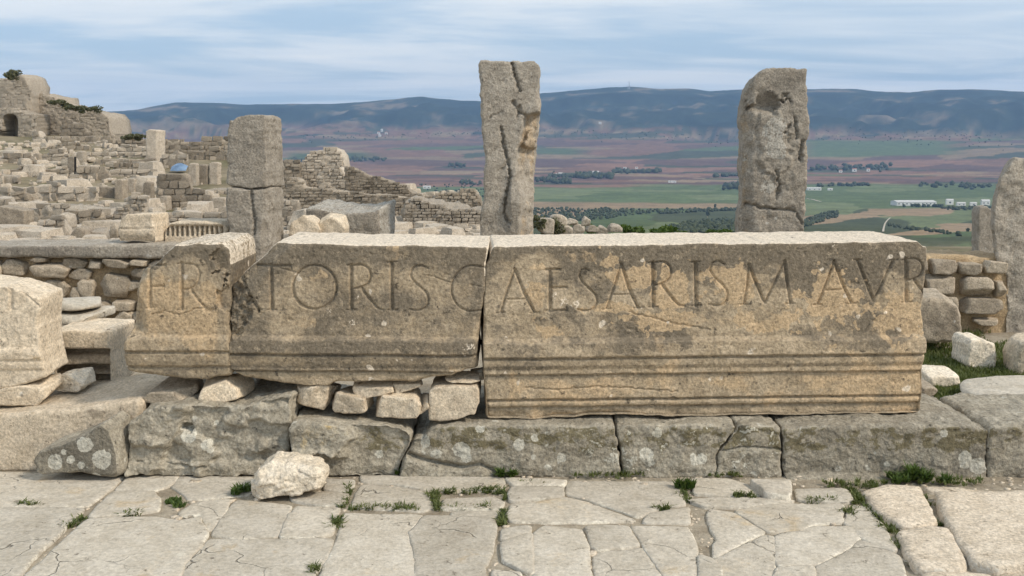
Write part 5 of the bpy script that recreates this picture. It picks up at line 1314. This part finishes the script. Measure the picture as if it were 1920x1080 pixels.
ortho('middle dark door jamb near the blue tarpaulin', 372, 388, 308, 350, 'ruin_dark', skew=0.3, Y=85)
ortho('rightmost pale framed jamb beside the two block pillar', 392, 408, 304, 350, 'ruin', skew=0.7, Y=85)
ruin('low pale terrace edge before the door jambs', [(352, 366), (380, 358), (400, 356), (440, 356)], 372, 'ruin', 8, thick=3.0)
ortho('squared pale block in front of the door jambs', 396, 422, 370, 400, 'ruin', skew=0.1, name='squared_block', cat='stone block')
ruin('sunlit pale wall running away behind the cornice fragment', [(196, 412), (220, 392), (245, 374), (268, 366), (272, 372)], 425, 'ruin', 9, yaw=0.0)
ortho('small standing stone right of the sunlit pale wall', 299, 314, 367, 400, 'ruin', skew=0.3, thick=0.5)
ruin('low wall of long stones behind the dentil block', [(286, 408), (330, 402), (372, 400), (430, 400)], 424, 'ruin', 10, wmul=2.6)
ortho('large grey slab leaning in the left foreground of the ruins', -10, 46, 386, 434, 'ruin_dark', skew=0.1, tilt=8, thick=1.0)
ruin('pale rubble heap in the left foreground of the ruins', [(56, 450), (66, 425), (85, 412), (110, 408), (125, 430), (128, 452)], 454, 'ruin', 10, Y=48)
ruin('grey rubble bank below the pale block wall', [(-40, 400), (40, 396), (100, 386), (150, 392), (195, 395), (215, 410)], 430, 'ruin', 12, Y=62, thick=2.0, amp=0.3)
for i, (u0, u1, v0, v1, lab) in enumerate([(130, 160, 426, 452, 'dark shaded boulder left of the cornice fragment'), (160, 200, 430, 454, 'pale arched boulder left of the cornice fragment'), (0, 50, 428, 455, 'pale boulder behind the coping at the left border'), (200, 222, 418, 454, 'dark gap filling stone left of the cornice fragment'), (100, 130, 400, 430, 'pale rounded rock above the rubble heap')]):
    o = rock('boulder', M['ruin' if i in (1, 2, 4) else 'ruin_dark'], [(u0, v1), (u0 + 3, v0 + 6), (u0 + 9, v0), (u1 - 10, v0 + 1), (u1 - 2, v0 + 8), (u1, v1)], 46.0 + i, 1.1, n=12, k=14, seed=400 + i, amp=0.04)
    tag(o, lab, 'boulder')
more = [([(88, 276), (120, 268), (150, 270), (163, 276)], 296, 'ruin_dark', 8, 'grey wall left of the pale upright slab pair'), ([(205, 278), (240, 272), (272, 276)], 300, 'ruin', 8, 'pale wall just left of the square pier'),
        ([(300, 296), (318, 290), (330, 284), (350, 292)], 326, 'ruin', 10, 'pale stone heap carrying the blue tarpaulin'), ([(212, 312), (240, 308), (262, 310)], 330, 'ruin_dark', 9, 'shaded wall in front of the square pier stub'), ([(-60, 332), (-10, 326), (28, 330), (34, 340)], 362, 'ruin', 12, 'broken pale wall at the left border'), ([(80, 334), (110, 330), (140, 334)], 356, 'ruin', 10, 'pale wall below the black post'),
        ([(234, 372), (250, 366), (266, 368), (270, 376)], 398, 'ruin', 11, 'pale wall stub left of the near coursed wall'), ([(120, 398), (150, 394), (190, 400)], 426, 'ruin_dark', 11, 'dark wall stub above the shaded boulder'), ([(300, 348), (304, 344), (300, 346), (306, 346)], 352, 'ruin', 9, None), ([(430, 372), (460, 366), (520, 372), (560, 380)], 432, 'ruin', 10, 'pale low wall behind the two block pillar'), ([(-60, 376), (-20, 372), (12, 374), (20, 384)], 408, 'ruin_dark', 12, 'dark wall behind the large leaning slab')]
for tp, vb_, mt_, cr_, lab in more:
    if lab: ruin(lab, tp, vb_, mt_, cr_)
# middle ruins, stepping down to the valley
ruin('broken peak of masonry between the two block pillar and the middle pillar', [(556, 312), (572, 300), (578, 284), (600, 283), (622, 279), (634, 284), (642, 296), (647, 312)], 362, 'ruin', 6, Y=86, thick=3.0, joined=True, amp=0.2)
ruin('stepped wall running down right from the masonry peak', [(646, 314), (660, 316), (672, 322), (690, 330), (712, 334), (735, 342), (760, 350), (770, 360), (792, 372)], 392, 'ruin_dark', 6, Y=78, thick=1.5, joined=True)
ruin('long dark wall of thin courses behind the broad rough block', [(520, 344), (536, 334), (560, 338), (566, 352), (600, 356), (660, 362), (720, 366), (762, 372), (800, 382)], 440, 'ruin_dark', 6, Y=62, thick=1.2, joined=True, wmul=2.2)
ruin('pale cross wall in front of the masonry peak', [(596, 326), (612, 318), (640, 314), (648, 330)], 358, 'ruin', 7, Y=83, thick=1.5, joined=True)
ruin('far low wall left of the masonry peak', [(530, 300), (545, 304), (560, 306)], 350, 'ruin_dark', 7, Y=84, thick=1.2, joined=True)
ruin('tumbled bank of rubble left of the middle pillar', [(758, 380), (775, 372), (800, 378), (830, 388), (862, 392), (900, 396), (915, 402)], 446, 'ruin', 7, Y=57, thick=3.0, joined=True, amp=0.45, proud=0.15)
ruin('round heap of stones just left of the middle pillar', [(796, 372), (830, 364), (856, 362), (866, 356), (890, 358), (900, 370), (904, 392)], 402, 'ruin_dark', 6, Y=64, thick=1.5, joined=True)
# loose rubble over the hillside
rs3 = np.random.RandomState(31)
Vs, Qs, of = [], [], 0
V0, Q0 = rock_shape(np.array([(-.5, -.5), (.5, -.5), (.5, .5), (-.5, .5)]), 1.0, 2, 16, 4, 0.06, 2, 0.2)
for k in range(2300):
    u = rs3.uniform(-150, 930); r0 = rs3.uniform(44, 128)
    if u > 300 and r0 > 92: continue
    z = float(terrain_z(u, r0)); a_ = math.atan((u - 960) / FPX * CP)
    s = (rs3.gamma(2.0, 0.16) + 0.1) * (2.0 if k > 1700 else 1.0); th = rs3.uniform(0, 6.3)
    c_, s_ = math.cos(th), math.sin(th)
    V = V0 * (s * rs3.uniform(.7, 1.5), s * rs3.uniform(.7, 1.3), s * rs3.uniform(.4, .9))
    V = np.stack([V[:, 0] * c_ - V[:, 1] * s_, V[:, 0] * s_ + V[:, 1] * c_, V[:, 2]], 1) + (r0 * math.sin(a_), r0 * math.cos(a_), z + s * 0.15)
    Vs.append(V); Qs.append(Q0 + of); of += len(V)
tag(link('loose_rubble', mesh_np('loose_rubble', np.vstack(Vs), np.vstack(Qs), smooth=False), M['ruin']), 'loose stones scattered over the ruined hillside', 'rubble', kind='stuff')

def bush(name, u, v, Y, w, h, seed, label, n=500, leaf=None, group='shrubs on the hillside', mat='scrub', cat='shrub'):
    """shrub: twigs and many small leaf faces in uneven clumps"""
    r_ = np.random.RandomState(seed)
    c = P(u, v, Y); leaf = leaf or max(0.02, w * 0.07)
    k = 7
    cl = np.stack([r_.uniform(-.5, .5, k) * w * 0.8, r_.uniform(-.4, .4, k) * w * .6, r_.uniform(.15, .75, k) * h], 1); sz = r_.uniform(.16, .30, k)
    i = r_.randint(0, k, n); d = r_.normal(size=(n, 3)); d /= np.linalg.norm(d, axis=1)[:, None]
    p = cl[i] + d * (r_.uniform(.3, 1, n) ** .5 * sz[i])[:, None] * (w, w * .8, h)
    p[:, 2] = np.maximum(p[:, 2], 0.0)
    a = r_.normal(size=(n, 3)); a /= np.linalg.norm(a, axis=1)[:, None]
    b = np.cross(a, r_.normal(size=(n, 3))); b /= np.linalg.norm(b, axis=1)[:, None]
    l = leaf * r_.uniform(.6, 1.4, n)[:, None]
    V = np.stack([p - a * l, p + b * l * .5, p + a * l, p - b * l * .5], 1).reshape(-1, 3)
    Q = np.arange(n * 4).reshape(-1, 4)
    root = tag(empty(name, c), label, cat, group)
    link('foliage', mesh_np('foliage', V, Q, attrs={'tone': np.repeat(np.clip(r_.normal(.45, .28, n), 0, 1), 4)}, smooth=False), M[mat], root)
    tw, tq = [], []
    for t in range(k):
        e = cl[t]; o_ = len(tw) * 1
        rr2 = 0.012 * w
        tw += [(-rr2, 0, -0.05), (rr2, 0, -0.05), (e[0] + rr2 * .4, e[1], e[2]), (e[0] - rr2 * .4, e[1], e[2]), (0, -rr2, -0.05), (0, rr2, -0.05), (e[0], e[1] + rr2 * .4, e[2]), (e[0], e[1] - rr2 * .4, e[2])]
        tq += [(o_, o_ + 1, o_ + 2, o_ + 3), (o_ + 4, o_ + 5, o_ + 6, o_ + 7)]
    link('twigs', mesh_np('twigs', np.array(tw, float), tq), M['mortar'], root)
bush('shrub', 30, 149, 128, 2.4, 1.5, 1, 'round shrub on top of the tower stump')
for i, (u, v, w, h, lab) in enumerate([(110, 200, 2.2, 1.0, 'dry grass tussock on the ruined wall nearest the tower'), (140, 206, 3.0, 1.0, 'long low shrub along the top of the skyline ruin'), (168, 212, 2.6, 1.1, 'shrub near the right end of the skyline ruin'), (50, 224, 2.0, 1.0, 'shrub beside the wide dark arch'), (250, 264, 2.4, 0.8, 'dark low shrub left of the square pier')]):
    bush('shrub', u, v, 130 if i < 4 else 112, w, h, 10 + i, lab)
for i, (u, v, Y, w, h, lab) in enumerate([(1030, 442, 29, 0.8, 0.55, 'scrubby bush on the rubble pile right of the middle pillar'), (1115, 440, 31, 0.6, 0.35, 'low bush behind the rubble pile'), (1185, 445, 34, 0.9, 0.45, 'rounded bush right of the rubble pile'), (1255, 446, 36, 1.3, 0.42, 'wide green bush midway between the tall pillars'), (1350, 446, 36, 0.9, 0.35, 'low green bush beside the pitted pillar'), (1010, 430, 28, 0.5, 0.4, 'small bush at the foot of the middle pillar')]):
    bush('shrub', u, v, Y, w, h, 30 + i, lab, mat='scrub' if i in (0, 5) else 'weed', n=700)
# rubble pile right of the middle pillar
for i, (u0, u1, v0, v1, lab) in enumerate([(1008, 1040, 410, 440, 'grey stone at the left end of the rubble pile'), (1030, 1064, 402, 425, 'flat long stone on top of the rubble pile'), (1072, 1098, 420, 440, 'squared stone at the front of the rubble pile'), (1090, 1108, 406, 425, 'rounded stone near the top of the rubble pile'), (1098, 1124, 422, 438, 'low stone right of the squared one in the rubble pile'), (1118, 1142, 424, 440, 'flat stone in the right part of the rubble pile'), (1140, 1168, 420, 438, 'rightmost sloping stone of the rubble pile'), (1040, 1075, 422, 442, 'shaded stone in the middle of the rubble pile'), (1060, 1085, 410, 424, 'small pale stone on the back of the rubble pile')]):
    o = rock('pile_stone', M['ruin'], [(u0, v1), (u0 + 1, v0 + 7), (u0 + 7, v0), (u1 - 8, v0 + 2), (u1, v0 + 8), (u1 - 1, v1)], 28.0 + (i % 3), 0.45, n=12, k=16, seed=430 + i, amp=0.04)
    tag(o, lab, 'stone', 'stones of the rubble pile')
o = block('small_pillar', M['pillar'], 16.0, [(1833, 398), (1838, 388), (1856, 386), (1862, 392)], [(1833, 490), (1864, 490)], [(1834, 384), (1833, 490)], [(1862, 384), (1864, 490)], 0.25, 0.02, r=0.03, amp=0.02, seed=95)
tag(o, 'small grey pillar seen just left of the pillar at the right border', 'pillar')
# blue sheets and a black post left among the ruins
M['blue'] = plain('blue_sheet', (0.13, 0.20, 0.31), (0.24, 0.35, 0.50), 1.2, 0.5, 0.05)
M['black'] = plain('black_iron', (0.012, 0.012, 0.012), (0.025, 0.022, 0.02), 3.0, 0.7, 0.01)
def tarp(label, u0, u1, v0, v1, Y, seed):
    a, b = P(u0, v1, Y), P(u1, v0, Y)
    gx, gt = np.meshgrid(np.linspace(a[0], b[0], 30), np.linspace(0, 1, 16), indexing='ij')
    p = np.stack([gx.ravel(), Y + gt.ravel() * 1.2, gx.ravel() * 0], 1)
    hmp = (b[2] - a[2])
    p[:, 2] = a[2] + hmp * np.sin(np.clip(gt.ravel(), 0, 1) * math.pi * .8) * (0.35 + 0.65 * np.sin(np.linspace(0.25, math.pi * .9, 30))[:, None].repeat(16, 1).ravel()) + 0.12 * fbm(p, 1.3, 4, .5, seed)
    i = np.arange(480).reshape(30, 16); Q = np.stack([i[:-1, :-1], i[1:, :-1], i[1:, 1:], i[:-1, 1:]], -1).reshape(-1, 4)
    lowr = p.copy(); lowr[:, 2] -= 0.03
    V = np.vstack([p, lowr]); Q = np.vstack([Q, Q[:, ::-1] + 480])
    tag(link('blue_tarpaulin', mesh_np('blue_tarpaulin', V - (a[0], Y, a[2]), Q), M['blue'], None, (a[0], Y, a[2])), label, 'tarpaulin', 'blue sheets among the ruins')
tarp('crumpled blue sheet draped over stones near the left border', 60, 104, 318, 334, 88, 3)
tarp('blue tarpaulin tied over a stone heap right of the square pier', 319, 348, 306, 320, 92, 5)
tarp('low end of blue sheet trailing over the dark wall', 30, 62, 330, 346, 87, 7)
o = block('black_post', M['black'], 88.0, [(139, 294), (142, 294)], [(139, 346), (142, 346)], [(139, 292), (139, 346)], [(142, 292), (142, 346)], 0.14, 0.03, r=0.01, amp=0.004, seed=1, jag=0.0)
tag(o, 'thin black iron post standing between two upright slabs', 'post')
# ================================================================== valley: farms, orchards, tree belts
M['whitewash'] = plain('whitewashed_wall', (0.72, 0.70, 0.66), (0.80, 0.78, 0.74), 0.3, 0.9, 0.02)
M['tile'] = plain('red_tile_roof', (0.30, 0.14, 0.09), (0.38, 0.20, 0.13), 0.3, 0.9, 0.02)
M['pale_roof'] = plain('pale_roof', (0.55, 0.53, 0.50), (0.65, 0.63, 0.60), 0.3, 0.9, 0.02)
M['dark_glass'] = plain('dark_window', (0.05, 0.05, 0.055), (0.08, 0.08, 0.085), 0.3, 0.4, 0.0)
M['far_tree'] = plain('far_foliage', (0.045, 0.058, 0.03), (0.08, 0.092, 0.05), 0.15, 0.9, 0.2)
M['steel'] = plain('mast_steel', (0.35, 0.36, 0.38), (0.45, 0.45, 0.46), 0.1, 0.5, 0.0)
RT = np.geomspace(900, 9400, 700)
def land(u, v):
    """where the pixel meets the valley"""
    k = int(np.clip(round((u - us[0]) / (us[1] - us[0])), 0, NU - 1))
    zt = np.interp(RT, rs_, Z_grid[k])
    az_ = math.atan((u - 960) / FPX * CP)
    pp = np.stack([RT * math.sin(az_), RT * math.cos(az_), zt], 1)
    vv = proj(pp)[1]
    k = np.argmax(vv <= v)
    return pp[k]
def house(u, v, w, h, lab, roof='tile', name='farm_house', seed=0):
    p = land(u, v); d = p[1]; s = d / FPX
    W, H, Dp = w * s, h * s, max(6.0, w * s * 0.45)
    root = tag(empty(name, p - (0, 0, 1.5)), lab, 'house', 'farm buildings in the valley')
    def bx(nm, mat, x0, x1, y0, y1, z0, z1, ridge=0.0):
        if ridge:
            V = np.array([(x0, y0, z0), (x1, y0, z0), (x1, y1, z0), (x0, y1, z0), (x0, (y0 + y1) / 2, z0 + ridge), (x1, (y0 + y1) / 2, z0 + ridge)], float)
            me = mesh_np(nm, V, [(0, 1, 5, 4), (2, 3, 4, 5), (3, 2, 1, 0)], [(0, 4, 3), (1, 2, 5)], smooth=False)
        else:
            V = np.array([(x, y, z) for z in (z0, z1) for x, y in ((x0, y0), (x1, y0), (x1, y1), (x0, y1))], float)
            me = mesh_np(nm, V, [(0, 1, 5, 4), (1, 2, 6, 5), (2, 3, 7, 6), (3, 0, 4, 7), (4, 5, 6, 7), (3, 2, 1, 0)], smooth=False)
        link(nm, me, M[mat], root)
    bx('wall', 'whitewash', -W / 2, W / 2, 0, Dp, 0, H + 1.5)
    bx('roof', roof, -W / 2 - .4, W / 2 + .4, -.5, Dp + .5, H + 1.503, 0, ridge=H * .35)
    nwin = max(1, int(w / 7))
    for i in range(nwin):
        x = -W / 2 + W * (i + .5) / nwin
        bx('window', 'dark_glass', x - W / nwin * .14, x + W / nwin * .14, -.12, -.01, 1.5 + H * .35, 1.5 + H * .7)
H_ = [(1727, 386, 74, 7, 'long pale barn in the plain at the right', 'pale_roof'), (1693, 385, 10, 5, 'small white house left of the long barn', 'pale_roof'), (1790, 384, 13, 8, 'white house just right of the long barn', 'pale_roof'), (1812, 386, 16, 5, 'low white house in the row right of the barn', 'pale_roof'), (1835, 386, 12, 5, 'third white house in the row right of the barn', 'pale_roof'), (1858, 385, 15, 8, 'white house at the right end of the row beside the border pillar', 'pale_roof'),
      (1532, 357, 26, 4, 'long white shed right of the pitted pillar', 'pale_roof'), (1562, 357, 9, 3, 'small white shed right of the long white shed', 'pale_roof'), (1042, 329, 7, 4, 'leftmost white farm house right of the middle pillar', 'tile'), (1052, 329, 8, 4, 'second white farm house right of the middle pillar', 'pale_roof'), (1118, 326, 12, 4, 'white farm house among dark trees in the valley', 'pale_roof'), (1173, 318, 6, 5, 'white house on the brown fields', 'tile'), (1195, 317, 5, 4, 'tiny house right of the one on the brown fields', 'tile'),
      (1263, 343, 14, 3, 'pale shed at the edge of the big green field', 'pale_roof'), (1606, 322, 8, 5, 'white house on the brown slope right of the pitted pillar', 'tile'), (1632, 322, 6, 5, 'smaller white house on the brown slope', 'tile'), (1580, 324, 6, 4, 'grey house left of the two on the brown slope', 'tile'), (799, 354, 14, 4, 'white shed in the valley left of the middle pillar', 'pale_roof'), (710, 252, 5, 4, 'upper left white house of the hill village', 'tile'), (716, 247, 4, 4, 'topmost white house of the hill village', 'pale_roof'), (724, 253, 5, 4, 'right white house of the hill village', 'tile'), (712, 257, 5, 3, 'lowest white house of the hill village', 'pale_roof'), (1125, 235, 5, 3, 'white house at the foot of the wooded hills', 'pale_roof'), (1385, 329, 9, 3, 'pale house touching the pitted pillar', 'pale_roof')]
for i, (u, v, w, h, lab, rf) in enumerate(H_): house(u, v, w, h, lab, rf, seed=i)

TV, TQ = cubesphere(2)
def trees(name, spots, label, seed, size=5.0):
    r_ = np.random.RandomState(seed); Vs, Qs, of = [], [], 0
    for p, s in spots:
        V = TV * (1 + 0.25 * r_.normal(size=(len(TV), 1))) * (s * r_.uniform(.8, 1.2), s * r_.uniform(.8, 1.2), s * r_.uniform(.75, 1.15)) / 2
        Vs.append(V + p + (0, 0, s * .4)); Qs.append(TQ + of); of += len(V)
    o = link(name, mesh_np(name, np.vstack(Vs), np.vstack(Qs)), M['far_tree']); tag(o, label, 'trees', kind='stuff')
r_ = np.random.RandomState(8)
sp = []
for k in range(1900):
    u = r_.uniform(990, 1420); v = r_.uniform(392, 440)
    lo = 392 + 2 * math.sin(u / 60); hi = np.interp(u, [990, 1130, 1200, 1260, 1420], [425, 412, 402, 398, 395])
    lo2 = np.interp(u, [990, 1220, 1260, 1300, 1420], [470, 470, 428, 418, 405])
    if lo < v < hi or v > lo2: sp.append((land(u, v), r_.uniform(4, 6.5)))
for k in range(500):
    u = r_.uniform(1500, 1580); v = r_.uniform(398, 428)
    if abs(v - (424 - (u - 1500) * 0.3)) < 7 : sp.append((land(u, v), r_.uniform(4, 6)))
for k in range(350):
    u = r_.uniform(530, 910); v = r_.uniform(340, 375)
    if v > np.interp(u, [530, 780, 910], [400, 345, 350]): sp.append((land(u, v), r_.uniform(4, 7)))
trees('olive_orchard', sp, 'rows of grey green olive trees on the valley floor', 1)
sp = []
def belt(u0, v0, u1, v1, n, s, jv=1.0):
    for k in range(n):
        t = r_.uniform(0, 1); sp.append((land(u0 + (u1 - u0) * t, v0 + (v1 - v0) * t + r_.normal(0, jv)), s * r_.uniform(.6, 1.3)))
belt(1005, 340, 1070, 344, 40, 16, 1.5); belt(1080, 332, 1150, 334, 60, 18, 3); belt(1150, 324, 1240, 323, 60, 16, 1.2); belt(1030, 333, 1080, 332, 30, 14, 1.5); belt(1340, 333, 1400, 329, 30, 14, .6); belt(1360, 352, 1395, 353, 40, 17, 2); belt(1240, 401, 1390, 394, 80, 6, .5)
belt(1520, 318, 1680, 315, 60, 16, 3); belt(1530, 350, 1640, 348, 30, 12, .6); belt(1675, 423, 1815, 442, 60, 4, 1.0); belt(1770, 391, 1870, 393, 60, 7, 1.5); belt(1730, 347, 1870, 352, 40, 12, 2); belt(540, 304, 720, 300, 60, 18, 2); belt(1700, 388, 1780, 389, 20, 7, .5); belt(860, 345, 905, 346, 20, 12, 2); belt(840, 312, 870, 313, 10, 16, 1)
belt(560, 262, 900, 250, 110, 8, 4); belt(1020, 250, 1380, 262, 120, 8, 6); belt(1530, 256, 1900, 262, 120, 8, 7)
trees('tree_belts', sp, 'dark belts of trees and hedges between the valley fields', 2)
def lone_tree(u, v, h, lab, seed, crown=(1, 1)):
    p = land(u, v); s = p[1] / FPX; H = h * s
    root = tag(empty('field_tree', p), lab, 'tree', 'lone trees on the valley floor')
    r2 = np.random.RandomState(seed)
    k = np.linspace(0, 2 * math.pi, 7)[:-1]
    V = np.vstack([np.stack([np.cos(k) * H * .05, np.sin(k) * H * .05, k * 0 - 1], 1), np.stack([np.cos(k) * H * .03, np.sin(k) * H * .03, k * 0 + H * .5], 1)])
    link('trunk', mesh_np('trunk', V, [(i, (i + 1) % 6, 6 + (i + 1) % 6, 6 + i) for i in range(6)]), M['mortar'], root)
    Vs, Qs, of = [], [], 0
    for j in range(60):
        c = r2.normal(size=3); c /= np.linalg.norm(c); c *= r2.uniform(.2, 1) * np.array([.34 * crown[0], .34 * crown[0], .36]) * H
        Vs.append(TV * H * r2.uniform(.06, .13) * (1 + .3 * r2.normal(size=(len(TV), 1))) + c + (0, 0, H * .6)); Qs.append(TQ + of); of += len(TV)
    link('crown', mesh_np('crown', np.vstack(Vs), np.vstack(Qs)), M['far_tree'], root)
lone_tree(1331, 408, 13, 'lone round tree on the tan field between the tall pillars', 1); lone_tree(1345, 392, 10, 'slim dark cypress beside the orchard edge between the tall pillars', 2, (.4, 1)); lone_tree(1827, 436, 9, 'lone bush like tree near the border pillar', 3, (1.3, 1)); lone_tree(853, 317, 6, 'left one of two trees on the brown field left of the middle pillar', 4); lone_tree(864, 317, 6, 'right one of two trees on the brown field left of the middle pillar', 5)
# dirt road
M['track'] = plain('dirt_track', (0.46, 0.40, 0.31), (0.54, 0.48, 0.38), 0.2, 0.95, 0.02)
def track(name, pts, w):
    c = curve([tuple(x) for x in pts], 6)
    q = np.array([land(a, b) for a, b in c]); 
    t = np.gradient(q[:, :2], axis=0); nrm = np.stack([-t[:, 1], t[:, 0]], 1); nrm /= np.hypot(*nrm.T)[:, None]
    L = q.copy(); Rr = q.copy(); L[:, :2] += nrm * w; Rr[:, :2] -= nrm * w; L[:, 2] += 1.0; Rr[:, 2] += 1.0
    n_ = len(q); V = np.vstack([L, Rr]); Q = [(i, i + 1, n_ + i + 1, n_ + i) for i in range(n_ - 1)]
    tag(link(name, mesh_np(name, V, Q), M['track']), kind='structure')
track('dirt_road', [(1666, 436), (1667, 428), (1670, 418), (1678, 409)], 1.1)
track('dirt_road', [(1516, 373), (1530, 375), (1545, 379)], 3.0)
# mast on the ridge
p = land(1178, 168); p = np.array([p[0], p[1], z_at(164, p[1])])
root = tag(empty('radio_mast', p), 'thin radio mast on the highest ridge right of the middle pillar', 'mast')
def bar(nm, x, z0, z1, w):
    V = np.array([(x + a * w, b * w, z) for z in (z0, z1) for a, b in ((-1, -1), (1, -1), (1, 1), (-1, 1))], float)
    link(nm, mesh_np(nm, V, [(0, 1, 5, 4), (1, 2, 6, 5), (2, 3, 7, 6), (3, 0, 4, 7), (4, 5, 6, 7)], smooth=False), M['steel'], root)
bar('pole', 0, -25, 55, 2.2); bar('antenna', 6, -20, 22, 2.5); bar('antenna', -10, -20, 18, 2.5)

# ================================================================== air
bpy.ops.object.select_all(action='DESELECT') if False else None
hx0, hx1, hy0, hy1, hz0, hz1 = -15500.0, 15500.0, -400.0, 13500.0, -420.0, 640.0
V = np.array([(x, y, z) for z in (hz0, hz1) for x, y in ((hx0, hy0), (hx1, hy0), (hx1, hy1), (hx0, hy1))], float)
me = mesh_np('haze', V, [(0, 1, 5, 4), (1, 2, 6, 5), (2, 3, 7, 6), (3, 0, 4, 7), (4, 5, 6, 7), (3, 2, 1, 0)], smooth=False)
m, nt = new_mat('valley_haze')
pv = nd(nt, 'ShaderNodeVolumePrincipled', Density=6.8e-5, Anisotropy=0.0)
pv.inputs['Color'].default_value = (0.38, 0.62, 1.0, 1)
nd(nt, 'ShaderNodeOutputMaterial', Volume=pv.outputs[0])
tag(link('haze', me, m), 'thin blue haze filling the valley air', 'haze', kind='stuff')
